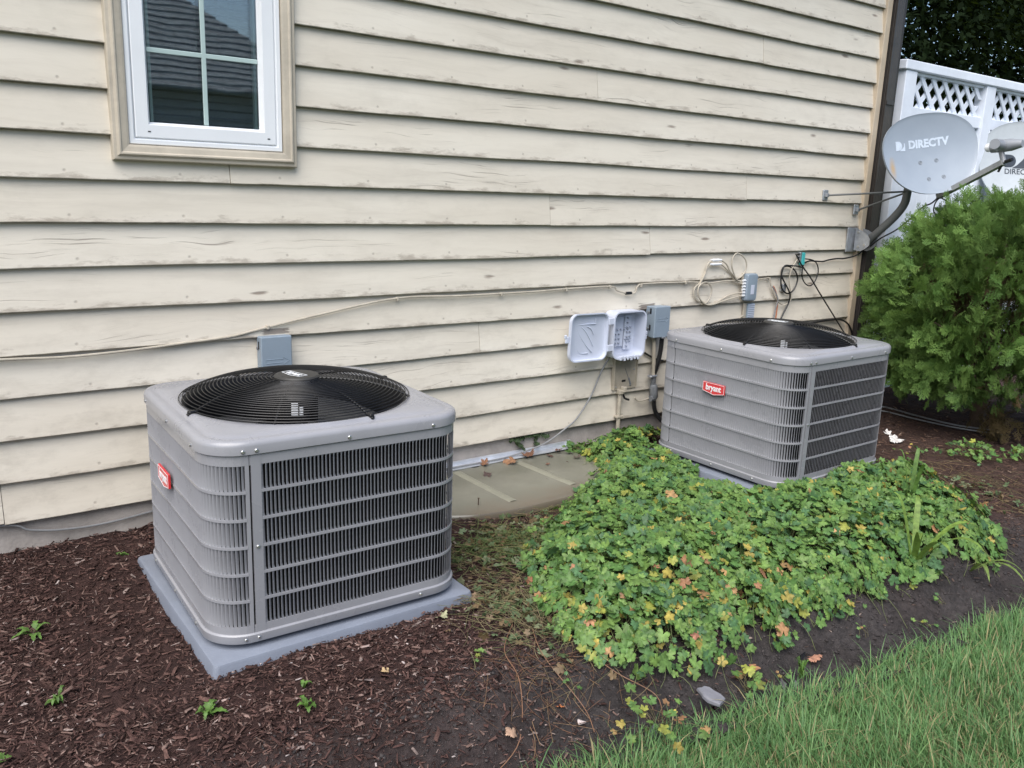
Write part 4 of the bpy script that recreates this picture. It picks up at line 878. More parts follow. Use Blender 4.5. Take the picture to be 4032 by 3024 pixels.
# low noise block at the arm's end
pL = ARM1-O
b = MB(); b.tube([pL-ud_*0.005, pL+ud_*0.085], 0.016, 10); b.build('neck', M_LNB, dish, True)
hd = pL+ud_*0.105; tow = (Vector(DC)-(ARM1+ud_*0.105)).normalized()
lat = tow.cross(Vector((0, 0, 1))).normalized()
b = MB(); b.tube([hd+tow*0.055, hd+tow*0.05, hd-tow*0.01, hd-tow*0.07, hd-tow*0.13], [0.024, 0.034, 0.038, 0.036, 0.022], 14); b.build('feed_housing', M_LNB, dish, True)
b = MB(); b.tube([hd+tow*0.045, hd+tow*0.075, hd+tow*0.085], [0.026, 0.026, 0.018], 14); b.build('feed_cap', M_LABEL, dish, True)
b = MB(); b.tube([hd-tow*0.02-lat*0.05, hd-tow*0.04-lat*0.16], [0.036, 0.030], 12); b.build('side_housing', M_LNB, dish, True)
b = MB(); b.tube([pL+d_*0.0, pL+d_*0.06-ud_*0.01], 0.011, 8); b.tube([pL-d_*0.02-ud_*0.015, pL-d_*0.05-ud_*0.04], 0.007, 6); b.build('arm_end_bolt', M_BLACK, dish)
cable([(5.70, -0.49, 1.335), (5.69, -0.46, 1.30), (5.69, -0.40, 1.27), (5.68, -0.33, 1.19), (5.66, -0.25, 1.11), (5.64, -0.16, 1.05), (5.62, -0.10, 0.99)], 0.005, M_CABLE_K, 'black coax drooping from the dish arm along the mast')
cable([(5.74, -0.50, 1.335), (5.80, -0.53, 1.30), (5.81, -0.53, 1.245), (5.76, -0.50, 1.215), (5.70, -0.48, 1.245), (5.70, -0.48, 1.30), (5.73, -0.485, 1.335)], 0.0045, M_CABLE_K, 'small black cable loop hanging under the dish arm')
# second dish at the picture's right edge
d2, Mi2, zf2, Md2, ref2 = make_dish('satellite_dish', (7.44, -0.22, 1.62), (-0.62, -0.74, 0.22), rad(0), 0.36, 0.33, 0.05, 'pale round satellite dish with dark logo, cut off by the right picture edge', False)
zf = zf2
b = MB(); P = [(-0.05, -0.05), (-0.05, 0.05), (-0.01, 0.05)]+[(-0.01+0.05*math.sin(q), 0.05*math.cos(q)) for q in np.linspace(0.2, 2.9, 9)]
b.loops([[(x, y, 0) for x, y in P], [(x, y, 0.0008) for x, y in P]], False, True)
P = [(0.01, -0.055), (0.05, -0.03), (0.09, 0.01), (0.12, 0.05), (0.15, 0.05), (0.15, -0.055)]
b.loops([[(x, y, 0) for x, y in P], [(x, y, 0.0008) for x, y in P]], False, True)
on_dish(b, -0.10, 0.03, 0.0015).build('logo', M_PRINTD, ref2)
on_dish(text_mesh('DIRECTV', 0.06, 0.0004, 0.0008), -0.03, -0.055, 0.0015).build('lettering', M_PRINTD, ref2)
MB().tube([tuple(Vector(p)-Vector((7.44, -0.22, 1.62))) for p in crv([(7.66, 0.005, 0.9), (7.62, -0.06, 1.2), (7.58, -0.12, 1.4), (7.56, -0.12, 1.66)])], 0.022, 10).build('mast', M_MAST, d2, True)
MB().box(0.17, 0.27, 0.222, 0.2405, -0.84, -0.62, 0.004).build('foot_plate', M_GALV, d2)

# ------------------------------------------------------------------ white privacy fence
fe = empty('privacy_fence', (5.92, 0.02, -0.3), label='tall white privacy fence with lattice top beyond the house corner', cat='fence')
fz = 0.3
for i in range(4):
    x = 0.0+i*1.16
    MB().box(x, x+0.145, -0.045, 0.045, 0.0, 2.205+fz, 0.004).build('post', M_FENCE, fe)
MB().box(-0.03, 3.66, -0.058, 0.058, 2.205+fz+0.002, 2.272+fz, 0.006).build('cap_rail', M_FENCE, fe)
for i in range(3):
    x0, x1 = 0.145+i*1.16+0.001, 1.16*(i+1)-0.001
    MB().box(x0, x1, -0.028, 0.028, 1.885+fz, 1.970+fz, 0.004).build('middle_rail', M_FENCE, fe)
    MB().box(x0, x1, -0.024, 0.024, 2.186+fz, 2.2045+fz, 0.002).build('lattice_rail', M_FENCE, fe)
    MB().box(x0, x1, -0.028, 0.028, 0.05, 0.14, 0.004).build('bottom_rail', M_FENCE, fe)
    z0, z1 = 1.9702+fz, 2.1858+fz; h = z1-z0; wd = 0.0255
    for dirn in (1, -1):
        s0 = x0-h
        while s0 < x1:
            s0 += 0.156
            # clip the slat to the bay
            def px(z, off): return s0+off+((z-z0) if dirn > 0 else (z1-z))-h*0.0
            za, zb = z0, z1
            if dirn > 0: za = max(za, z0+(x0+0.002-s0)); zb = min(zb, z0+(x1-0.002-s0-2*wd))
            else: zb = min(zb, z1-(x0+0.002-s0)); za = max(za, z1-(x1-0.002-s0-2*wd))
            if zb-za < 0.02: continue
            ya, yb = ((-0.012, -0.001) if dirn < 0 else (0.0, 0.011))
            MB().add([(px(za, 0), ya, za), (px(za, 2*wd), ya, za), (px(zb, 2*wd), ya, zb), (px(zb, 0), ya, zb), (px(za, 0), yb, za), (px(za, 2*wd), yb, za), (px(zb, 2*wd), yb, zb), (px(zb, 0), yb, zb)], [(0, 1, 2, 3), (7, 6, 5, 4), (0, 4, 5, 1), (1, 5, 6, 2), (2, 6, 7, 3), (3, 7, 4, 0)]).build('lattice_slat', M_FENCE, fe)
    nb_ = 7; w0 = (x1-x0)/nb_
    for k in range(nb_): MB().box(x0+k*w0+0.0015, x0+(k+1)*w0-0.0015, 0.002+0.002*random.random(), 0.018, 0.141, 1.884+fz, 0.002).build('fence_board', M_FENCE, fe)

# ------------------------------------------------------------------ vegetation generators
def euler_frames(n, tilt, rng, bias=None):
    az = rng.uniform(0, 2*np.pi, n); tl = np.abs(rng.normal(0, tilt, n)); ta = rng.uniform(0, 2*np.pi, n)
    nrm = np.stack([np.sin(tl)*np.cos(ta), np.sin(tl)*np.sin(ta), np.cos(tl)], -1)
    if bias is not None: nrm = nrm+bias
    nrm /= np.linalg.norm(nrm, axis=1, keepdims=True)
    a = np.stack([np.cos(az), np.sin(az), np.zeros(n)], -1); a -= nrm*(a*nrm).sum(1, keepdims=True); a /= np.linalg.norm(a, axis=1, keepdims=True)
    return a, np.cross(nrm, a), nrm
def scatter(T, F, pos, fr, size, zs=None):
    """template verts T (k,3), tris F, placed at pos with frames fr=(a,b,n)"""
    n, k = len(pos), len(T); a, b_, c_ = fr
    V = pos[:, None, :]+size[:, None, None]*(T[None, :, 0:1]*a[:, None, :]+T[None, :, 1:2]*b_[:, None, :]+T[None, :, 2:3]*c_[:, None, :])
    return V.reshape(-1, 3), (F[None]+(np.arange(n)*k)[:, None, None]).reshape(-1, F.shape[1])
def geranium_leaf(curl=0.12, sd=0):
    r_ = np.random.default_rng(sd); P = [(0, 0, 0)]
    lobes = [-124, -76, -26, 26, 76, 124]
    lobes = [-128, -66, 0, 66, 128]
    for i, a in enumerate(lobes):
        R_ = 1.0-0.10*abs(i-2)/2+r_.uniform(-0.06, 0.06)
        for da, rr in ((-33, 0.60), (-25, 0.86*R_), (-15, 0.80*R_), (-8, 0.99*R_), (7, 1.0*R_), (14, 0.80*R_), (25, 0.88*R_)):
            t = rad(a+da+r_.uniform(-2, 2)); P.append((rr*math.sin(t), rr*math.cos(t), 0))
    P.append((0.40*math.sin(rad(162)), 0.40*math.cos(rad(162)), 0))
    P = np.array(P); rr = np.hypot(P[:, 0], P[:, 1]); th = np.arctan2(P[:, 0], P[:, 1])
    P[:, 2] = -curl*rr**2+0.10*rr*np.cos(th*5.45)+0.10*rr
    n = len(P)-1; Fc = np.array([(0, i, i+1) for i in range(1, n)])
    return P, Fc
GL = [geranium_leaf(c, s_) for c, s_ in ((0.10, 1), (0.30, 2), (-0.05, 3), (0.45, 4))]
def point_in_poly(x, y, P):
    ins = np.zeros(len(x), bool); n = len(P)
    for i in range(n):
        x1, y1 = P[i]; x2, y2 = P[(i+1) % n]
        c_ = ((y1 > y) != (y2 > y)) & (x < (x2-x1)*(y-y1)/((y2-y1) if y2 != y1 else 1e-9)+x1); ins ^= c_
    return ins
def poly_dist(x, y, P):
    d = np.full(len(x), 1e9); n = len(P)
    for i in range(n):
        ax, ay = P[i]; bx, by = P[(i+1) % n]; dx, dy = bx-ax, by-ay; l = dx*dx+dy*dy+1e-12
        t = np.clip(((x-ax)*dx+(y-ay)*dy)/l, 0, 1); d = np.minimum(d, np.hypot(x-ax-t*dx, y-ay-t*dy))
    return d
def leaf_cols(n, rng, fall=0.085):
    t = rng.random(n)[:, None]; g = np.array([0.070, 0.155, 0.042])*(1-t)+np.array([0.150, 0.245, 0.060])*t
    bl = rng.random(n)[:, None] < 0.15; g = np.where(bl, np.array([0.065, 0.140, 0.056]), g)
    u = rng.random(n); yl = (u < fall)[:, None]; w_ = rng.random(n)[:, None]
    y_ = np.where(w_ < 0.5, np.array([0.26, 0.25, 0.045]), np.where(w_ < 0.82, np.array([0.42, 0.30, 0.07]), np.where(w_ < 0.94, np.array([0.42, 0.20, 0.10]), np.array([0.36, 0.13, 0.09]))))
    g = np.where(yl, y_*(0.55+0.45*rng.random((n, 1)))+g*0.3, g); return g*rng.uniform(0.8, 1.2, (n, 1))
def leaves_mesh(name, pos, nrm_bias, size, cols, rng, tilt=0.45, m=None, parent=None):
    Vs, Fs, Cs = [], [], []; off = 0; which = rng.integers(0, len(GL), len(pos))
    for q, (T, Fc) in enumerate(GL):
        s_ = which == q
        if not s_.any(): continue
        fr = euler_frames(int(s_.sum()), tilt, rng, nrm_bias[s_] if nrm_bias is not None else None)
        V, F_ = scatter(T, Fc, pos[s_], fr, size[s_]); Vs.append(V); Fs.append(F_+off); off += len(V)
        c_ = np.repeat(cols[s_], len(T), axis=0).reshape(-1, len(T), 3).copy(); c_[:, 0] *= 1.12; Cs.append(c_.reshape(-1, 3))
    return np.concatenate(Vs), np.concatenate(Fs), np.concatenate(Cs)
def stems_np(p0, p1, r, col, rng, seg=3, bow=0.15):
    """thin three-sided bent stems"""
    n = len(p0); t = np.linspace(0, 1, seg+1); d = p1-p0; l = np.linalg.norm(d, axis=1, keepdims=True)
    bd = rng.normal(0, 1, (n, 3)); bd[:, 2] = np.abs(bd[:, 2])*0.6; bd /= np.linalg.norm(bd, axis=1, keepdims=True)
    C = p0[:, None]+d[:, None]*t[None, :, None]+(bd*l*bow)[:, None]*(4*t*(1-t))[None, :, None]
    u = np.cross(d, np.array([0.3, 0.2, 1.0])); u /= np.linalg.norm(u, axis=1, keepdims=True)+1e-9; v_ = np.cross(d/(l+1e-9), u)
    ang = np.array([0, 2.1, 4.2]); rr = (r[:, None] if isinstance(r, np.ndarray) else np.full((n, 1), r))
    V = C[:, :, None, :]+rr[:, :, None, None]*(np.cos(ang)[None, None, :, None]*u[:, None, None]+np.sin(ang)[None, None, :, None]*v_[:, None, None])
    V = V.reshape(n, -1, 3); k = (seg+1)*3; f = []
    for s_ in range(seg):
        for q in range(3): f.append((s_*3+q, s_*3+(q+1) % 3, s_*3+3+(q+1) % 3, s_*3+3+q))
    f = np.array(f); F_ = (f[None]+(np.arange(n)*k)[:, None, None]).reshape(-1, 4)
    return V.reshape(-1, 3), F_, np.repeat(col, k, axis=0)
def tri2quad(F_): return np.concatenate([F_, F_[:, 2:3]], 1)
def merge(parts):
    Vs, Fs, Cs = [], [], []; o = 0
    for V, F_, C_ in parts:
        Vs.append(V); Fs.append(F_+o); Cs.append(C_); o += len(V)
    return np.concatenate(Vs), np.concatenate(Fs), np.concatenate(Cs)
def mesh_mixed(name, tri, quad, m, parent=None):
    """join a triangle set and a quad set into one mesh"""
    (V1, F1, C1), (V2, F2, C2) = tri, quad
    F2 = np.concatenate([F2[:, [0, 1, 2]], F2[:, [0, 2, 3]]])
    V, F_, C_ = merge([(V1, F1, C1), (V2, F2, C2)]); return mesh_np(name, V, F_, m, parent, False, C_)

# ------------------------------------------------------------------ geranium ground cover
GP = [(3.02, -0.06), (2.93, -0.33), (2.50, -0.66), (2.00, -0.93), (1.81, -1.18), (1.69, -1.48), (1.71, -1.70), (1.84, -1.83), (2.12, -1.88), (2.42, -1.94), (2.78, -1.93), (3.30, -1.94), (3.75, -2.04), (4.10, -1.92), (4.32, -1.62), (4.42, -1.36), (4.30, -1.22), (3.72, -1.215), (3.24, -1.20), (3.285, -0.75), (3.30, -0.25), (3.62, -0.15), (3.62, -0.05)]
rg = np.random.default_rng(11)
n = 46000; x = rg.uniform(1.6, 4.6, n); y = rg.uniform(-2.2, 0, n); k = point_in_poly(x, y, GP); x, y = x[k], y[k]
GP2 = [p_ for p_ in GP if not (p_[0] > 3.2 and p_[1] > -1.25 and p_[1] < -0.2)]
i_ = GP2.index((4.42, -1.36)); GP2 = GP2[:i_+1]+[(4.35, -0.9), (3.6, -0.9), (3.55, -0.4)]+GP2[i_+1:]
dd = poly_dist(x, y, GP2)-0.11*sst(0.42, 0.75, fbm(x*6, y*6, 91))*(y < -0.7); k = dd > 0.0; x, y, dd = x[k], y[k], dd[k]; Hc = 0.045+0.120*sst(0, 0.28, dd)+(fbm(x*5.0, y*5.0, 31)-0.48)*0.16
Hc = Hc+0.05*np.exp(-((x-3.35)**2+(y+0.15)**2)/0.05)-0.05*np.exp(-((x-4.2)**2+(y+1.75)**2)/0.15)
wall_ = 0.05*sst(-1.55, -1.25, y)*sst(3.6, 3.8, x)*(y < -1.0)-0.09*sst(2.85, 3.1, x)*sst(-1.35, -1.15, y)*sst(-0.2, -0.4, y); Hc = np.clip(Hc+wall_, 0.04, 0.30)
keep = rg.random(len(x)) < 0.80*(0.35+0.65*sst(0.0, 0.12, dd))*(0.35+0.65*sst(0.30, 0.46, fbm(x*9, y*9, 95))); x, y, Hc, dd = x[keep], y[keep], Hc[keep], dd[keep]
hf = 1-0.75*rg.random(len(x))**1.7; zz = ground_z(x, y)+Hc*hf
pos = np.stack([x, y, zz], -1)
ep = 0.03; gx = (poly_dist(x+ep, y, GP2)-poly_dist(x-ep, y, GP2))/(2*ep); gy = (poly_dist(x, y+ep, GP2)-poly_dist(x, y-ep, GP2))/(2*ep)
bias = np.stack([-gx, -gy, 0*gx], -1)*(0.9*sst(0.25, 0.0, dd))[:, None]+np.array([-0.12, -0.30, 0.0])
size = np.clip(0.0175*np.exp(rg.normal(0, 0.30, len(x))), 0.007, 0.031)*(0.85+0.3*hf); cols = leaf_cols(len(x), rg, 0.045+0.09*sst(0.5, 0.62, fbm(x*3, y*3, 55)))
tri = leaves_mesh('g', pos, bias, size, cols, rg, 0.55)
sel = rg.random(len(x)) < 0.30; P1 = pos[sel]; P0 = P1.copy(); P0[:, 0] += rg.normal(0, 0.05, len(P0)); P0[:, 1] += rg.normal(0, 0.05, len(P0)); P0[:, 2] = ground_z(P0[:, 0], P0[:, 1])
quad = stems_np(P0, P1, 0.0011, np.tile([0.17, 0.20, 0.08], (len(P0), 1)), rg)
tag(mesh_mixed('geranium_ground_cover', tri, quad, M_LEAF), 'dense green geranium ground cover with scattered yellow and red leaves', 'ground cover', kind='stuff')
def ger_plant(c, n, sp, h, label, seed, fall=0.06, sz=1.0, group='stray geranium plants', name='geranium_plant', zb=None):
    r_ = np.random.default_rng(seed); x = c[0]+r_.normal(0, sp, n); y = c[1]+r_.normal(0, sp, n); g0 = (ground_z(x, y) if zb is None else np.full(n, zb))
    z = g0+0.012+h*r_.random(n)**0.6*np.exp(-((x-c[0])**2+(y-c[1])**2)/(4*sp*sp))
    pos = np.stack([x, y, z], -1); cols = leaf_cols(n, r_, fall)
    tri = leaves_mesh('g', pos, np.tile([-0.15, -0.35, 0.0], (n, 1)), r_.uniform(0.012, 0.023, n)*sz, cols, r_, 0.5)
    P0 = np.stack([np.full(n, c[0])+r_.normal(0, 0.01, n), np.full(n, c[1])+r_.normal(0, 0.01, n), np.full(n, float(np.mean(g0)))], -1)
    quad = stems_np(P0, pos, 0.001, np.tile([0.16, 0.14, 0.07], (n, 1)), r_)
    root = empty(name, (0, 0, 0), 0, label, 'plant', group)
    mesh_np('leaves', *[tri[i] for i in (0, 1)], M_LEAF, root, False, tri[2]); mesh_np('stems', quad[0], quad[1], M_LEAF, root, False, quad[2])
ger_plant((5.05, -1.26), 70, 0.10, 0.10, 'green geranium clump on the bare soil under the shrub', 41)
ger_plant((5.30, -1.45), 40, 0.07, 0.08, 'small green geranium clump at the right picture edge below the shrub', 42)
ger_plant((1.76, -1.96), 26, 0.07, 0.09, 'straggling geranium shoot with red leaves hanging over the soil edge', 43, 0.35)
ger_plant((2.18, -1.97), 14, 0.05, 0.06, 'small geranium shoot with an orange leaf on the soil edge', 44, 0.45)
ger_plant((3.02, -0.10), 30, 0.045, 0.06, 'green geranium tuft at the right end of the well cover flange', 45)
ger_plant((4.80, -1.05), 10, 0.05, 0.05, 'tiny yellowish seedling on the soil right of the far unit', 46, 0.3, 0.7)

# vine on the foundation
r_ = np.random.default_rng(5); vn = empty('vine', (0, 0, 0), 0, 'small dark green vine hanging from the siding onto the foundation', 'vine')
pts = []
for x0, x1, z0, z1, k_ in ((2.63, 2.70, -0.015, -0.02, 8), (2.66, 2.72, -0.02, -0.085, 12), (2.70, 2.82, -0.005, -0.012, 16), (2.80, 2.80, -0.02, -0.075, 12), (2.82, 2.86, -0.01, -0.03, 6)):
    t = np.linspace(0, 1, k_); pts.append(np.stack([x0+(x1-x0)*t+r_.normal(0, 0.008, k_), np.full(k_, 0.012)+r_.uniform(-0.012, 0.006, k_), z0+(z1-z0)*t+r_.normal(0, 0.007, k_)], -1))
pos = np.concatenate(pts); tri = leaves_mesh('v', pos, np.tile([-0.2, -1.6, 0.3], (len(pos), 1)), r_.uniform(0.010, 0.017, len(pos)), np.tile([0.045, 0.075, 0.03], (len(pos), 1))*r_.uniform(0.7, 1.3, (len(pos), 1)), r_, 0.5)
mesh_np('leaves', tri[0], tri[1], M_LEAF, vn, False, tri[2])
b = MB()
for p_ in ([(2.62, 0.02, -0.012), (2.68, 0.018, -0.03), (2.72, 0.018, -0.09)], [(2.69, 0.018, -0.01), (2.80, 0.018, -0.012), (2.80, 0.018, -0.08)]): b.tube(crv(p_), 0.0018, 4)
b.build('stem', M_BARK, vn)

# strap-leaved lily
def strap_plant(name, c, specs, col, label, cat='plant', m=M_LEAF, group=None):
    root = empty(name, (c[0], c[1], float(ground_z(c[0], c[1]))), 0, label, cat, group)
    for az, ln, w_, lift, droop in specs:
        n_ = 9; V = []; C_ = []
        for i in range(n_):
            t = i/(n_-1); rr = ln*t*0.85; zz_ = lift*math.sin(t*math.pi*0.62)-droop*t*t; ww = w_*math.sin(math.pi*min(1, 0.12+0.88*t))**0.7*((1.0 if i % 2 else 0.55) if cat == 'weed' else 1.0)
            cx, cy = rr*math.cos(az), rr*math.sin(az); sx_, sy_ = -math.sin(az), math.cos(az)
            for q in (-1, 0, 1): V.append((cx+sx_*ww*q, cy+sy_*ww*q, zz_+(0.25*ww if q else 0)))
        F_ = [(i*3+q, i*3+q+1, i*3+q+4, i*3+q+3) for i in range(n_-1) for q in (0, 1)]
        mesh_np('leaf', V, F_, m, root, True, np.tile(np.array(col)*random.uniform(0.8, 1.2), (len(V), 1)))
    return root
strap_plant('lily', (3.36, -1.86), [(-2.1, 0.28, 0.016, 0.20, 0.02), (-1.5, 0.32, 0.018, 0.22, 0.04), (-2.6, 0.22, 0.014, 0.21, 0.0), (-0.7, 0.30, 0.015, 0.24, 0.04), (0.6, 0.20, 0.012, 0.25, -0.03), (1.6, 0.16, 0.011, 0.27, -0.04)], (0.16, 0.25, 0.05), 'yellow green strap leaved lily growing out of the geranium patch')
strap_plant('lily', (3.62, -1.98), [(-2.4, 0.26, 0.010, 0.12, 0.06), (-1.7, 0.28, 0.010, 0.13, 0.08), (-1.2, 0.24, 0.009, 0.12, 0.08)], (0.14, 0.20, 0.05), 'drooping lily with narrow leaves at the right end of the geranium patch')
strap_plant('lily', (3.86, -1.55), [(-2.2, 0.14, 0.011, 0.26, -0.02), (0.4, 0.12, 0.010, 0.28, -0.03), (1.9, 0.10, 0.010, 0.28, -0.03)], (0.12, 0.22, 0.05), 'upright pale green lily shoots amid the geraniums in front of the far unit')

# weeds in the mulch
def weed(c, n, ln, label, col=(0.10, 0.19, 0.04), lift=0.03, wd=0.012):
    sp = [(random.uniform(0, 6.28), ln*random.uniform(0.25, 1.0), wd*random.uniform(0.7, 1.2), lift*random.uniform(0.5, 1.4), lift*0.5) for _ in range(n)]
    strap_plant('weed', c, sp, col, label, 'weed', M_LEAF, 'weeds in the mulch')
weed((0.27, -0.62), 9, 0.085, 'flat leafy green weed at the left picture edge in mulch')
weed((0.27, -1.07), 11, 0.05, 'small tufted green weed in the mulch left of the pad corner', lift=0.04, wd=0.008)
weed((0.60, -1.36), 10, 0.07, 'green weed with jagged leaves in front of the pad corner')
weed((0.85, -1.46), 7, 0.045, 'small pale green weed in the mulch in front of the pad edge', lift=0.025)
weed((0.616, -0.211), 6, 0.045, 'tiny green weed between the foundation and the nearer pad', lift=0.015)
weed((0.875, -1.375), 5, 0.04, 'tiny green sprig close to the front edge of the pad', lift=0.02, wd=0.007)
weed((0.115, -1.28), 4, 0.07, 'flat green leaf blade at the lower left picture edge', lift=0.012, wd=0.016)
weed((2.38, -2.03), 14, 0.045, 'upright feathery green weed at the soil edge by the grass', lift=0.08, wd=0.005)
for i, (c, lb) in enumerate((((3.30, -2.03), 'pale green seedling highest on the right soil bank'), ((3.12, -2.08), 'yellow green seedling on the soil bank above the grass'), ((3.37, -2.16), 'round leaved seedling just above the grass at right'), ((2.80, -2.00), 'small light green seedling halfway along the soil bank'), ((2.33, -2.0), 'small clover seedling beside the feathery weed'), ((1.42, -1.50), 'pale wilted leaf sprig lying on soil left of the geraniums'), ((1.62, -1.72), 'tiny green sprig on the soil below the geranium edge'))):
    ger_plant(c, 5, 0.018, 0.03, lb, 60+i, 0.1, 0.55, 'seedlings on the soil bank', 'seedling')

# stone, black edging scraps, paper, dead leaves
def lump(name, c, sx, sy, sz, m, label, cat, seed, flat=0.3):
    r_ = np.random.default_rng(seed); b = MB(); n_ = 14; ls = []
    prof = [(0.86, -0.5), (1.0, 0.0), (0.97, 0.7), (0.86, 1.0)]; jit = r_.uniform(0.78, 1.15, n_)
    for k_, z in prof: ls.append([(sx*k_*jit[i]*math.cos(2*math.pi*i/n_), sy*k_*jit[i]*math.sin(2*math.pi*i/n_), z*sz+r_.uniform(-0.1, 0.1)*sz) for i in range(n_)])
    b.loops(ls, True, True); o = b.build(name, m); o.location = c; o.rotation_euler = (r_.uniform(-0.15, 0.1), r_.uniform(-0.1, 0.1), r_.uniform(0, 6)); return tag(o, label, cat)
lump('stone', (1.975, -1.985, -0.245), 0.052, 0.032, 0.012, M_STONE, 'flat grey stone half buried at the edge of the grass', 'stone', 3)
def leafscrap(name, c, s_, col, label, cat, group, seed, m=M_DEAD, curl=0.5, zb=None):
    r_ = np.random.default_rng(seed); T, Fc = GL[seed % 4]; T = T.copy(); T[:, 2] += curl*(T[:, 0]**2)*r_.choice([-0.6, 1])+0.25*np.sin(T[:, 1]*3+seed)*0.6; T[:, 2] -= T[:, 2].min()
    a = r_.uniform(0, 6.28); R_ = np.array([[math.cos(a), -math.sin(a), 0], [math.sin(a), math.cos(a), 0], [0, 0, 1]])
    V = (T*s_) @ R_.T; o = mesh_np(name, V, Fc, m, None, False, np.tile(col, (len(V), 1))); o.location = (c[0], c[1], (float(ground_full(np.array([c[0]]), np.array([c[1]]))[0])+0.006 if zb is None else zb)); o.rotation_euler = (r_.uniform(-0.3, 0.3), r_.uniform(-0.3, 0.3), 0)
    return tag(o, label, cat, group)
for i, (x, y, s_, c, lb) in enumerate(((2.42, -0.055, 0.030, (0.20, 0.10, 0.055), 'curled brown dead leaf at the left on the well cover flange'), (2.56, -0.085, 0.042, (0.26, 0.14, 0.075), 'largest tan dead leaf on the well cover by the flange'), (2.70, -0.060, 0.040, (0.15, 0.075, 0.045), 'dark curled dead leaf leaning on the middle of the flange'),
        (2.34, -0.19, 0.026, (0.07, 0.045, 0.04), 'dark shrivelled dead leaf lying out on the well cover'), (2.82, -0.09, 0.022, (0.10, 0.055, 0.04), 'small brown dead leaf near the right end of the flange'), (2.90, -0.07, 0.022, (0.12, 0.06, 0.045), 'small dead leaf at the far right end of the flange'), (2.93, -0.19, 0.024, (0.09, 0.07, 0.055), 'brown dead leaf at the right edge of the well cover'), (2.72, -0.20, 0.014, (0.16, 0.08, 0.05), 'tiny reddish dead leaf on the right half of the well cover'))):
    leafscrap('dead_leaf', (x, y), s_, c, lb, 'dead leaf', 'dead leaves on the well cover', 10+i, zb=-0.108 if y < -0.07 else -0.099)
for i, (x, y, s_, c, lb) in enumerate(((1.70, -1.22, 0.032, (0.20, 0.23, 0.12), 'pale green wilted leaf lying off the right pad corner'), (1.60, -1.19, 0.026, (0.34, 0.22, 0.15), 'tan dead leaf touching the right corner of the nearer pad'), (1.42, -1.26, 0.026, (0.30, 0.30, 0.18), 'pale dry leaf on mulch in front of the nearer pad'), (1.95, -0.86, 0.036, (0.24, 0.115, 0.07), 'reddish brown dead leaf on soil left of the geraniums'), (1.55, -1.75, 0.018, (0.46, 0.16, 0.06), 'small orange leaf fallen on the soil slope'), (1.34, -1.78, 0.022, (0.34, 0.22, 0.15), 'tan leaf scrap on the soil near the grass'), (1.12, -1.42, 0.014, (0.42, 0.30, 0.16), 'tiny yellow leaf scrap on the mulch'), (2.52, -1.98, 0.036, (0.40, 0.20, 0.13), 'faded pink geranium leaf on the soil slope'), (1.62, -1.58, 0.03, (0.16, 0.2, 0.11), 'grey green wilted leaf on the soil left of the geraniums'), (0.05, -0.60, 0.02, (0.42, 0.25, 0.11), 'yellow brown leaf scrap at the left picture edge'), (4.55, -1.25, 0.03, (0.28, 0.17, 0.11), 'brown dead leaf on soil right of the geraniums'))):
    leafscrap('dead_leaf', (x, y), s_, c, lb, 'dead leaf', 'dead leaves on the soil', 30+i)
for i, (x, y, s_) in enumerate(((4.93, -0.86, 0.05), (5.03, -0.74, 0.03))):
    leafscrap('paper_scrap', (x, y), s_, (0.6, 0.58, 0.56), ('larger torn white paper scrap on the soil right of the far unit', 'smaller white paper scrap near the shrub stem')[i], 'paper scrap', 'paper litter', 3+i)
for i, (x, y, rz, lb) in enumerate(((2.48, -1.96, 0.5, 'torn strip of black plastic edging lying on the soil slope'), (2.30, -2.04, 1.9, 'short black plastic edging piece near the feathery weed'), (1.72, -1.99, 1.2, 'black plastic edging piece beside the flat stone'))):
    b = MB(); ls = [[(t*0.06-0.03, 0.010*math.sin(t*5+i), h*0.022+0.008*math.sin(t*7)) for t in np.linspace(0, 1, 7)] for h in (0, 0.5, 1)]; b.loops(ls, closed=False); o = b.build('plastic_edging_scrap', M_BLACKPLASTIC); o.location = (x, y, float(ground_z(x, y))+0.006); o.rotation_euler = (0.7, 0.1, rz); tag(o, lb, 'plastic scrap', 'edging scraps')

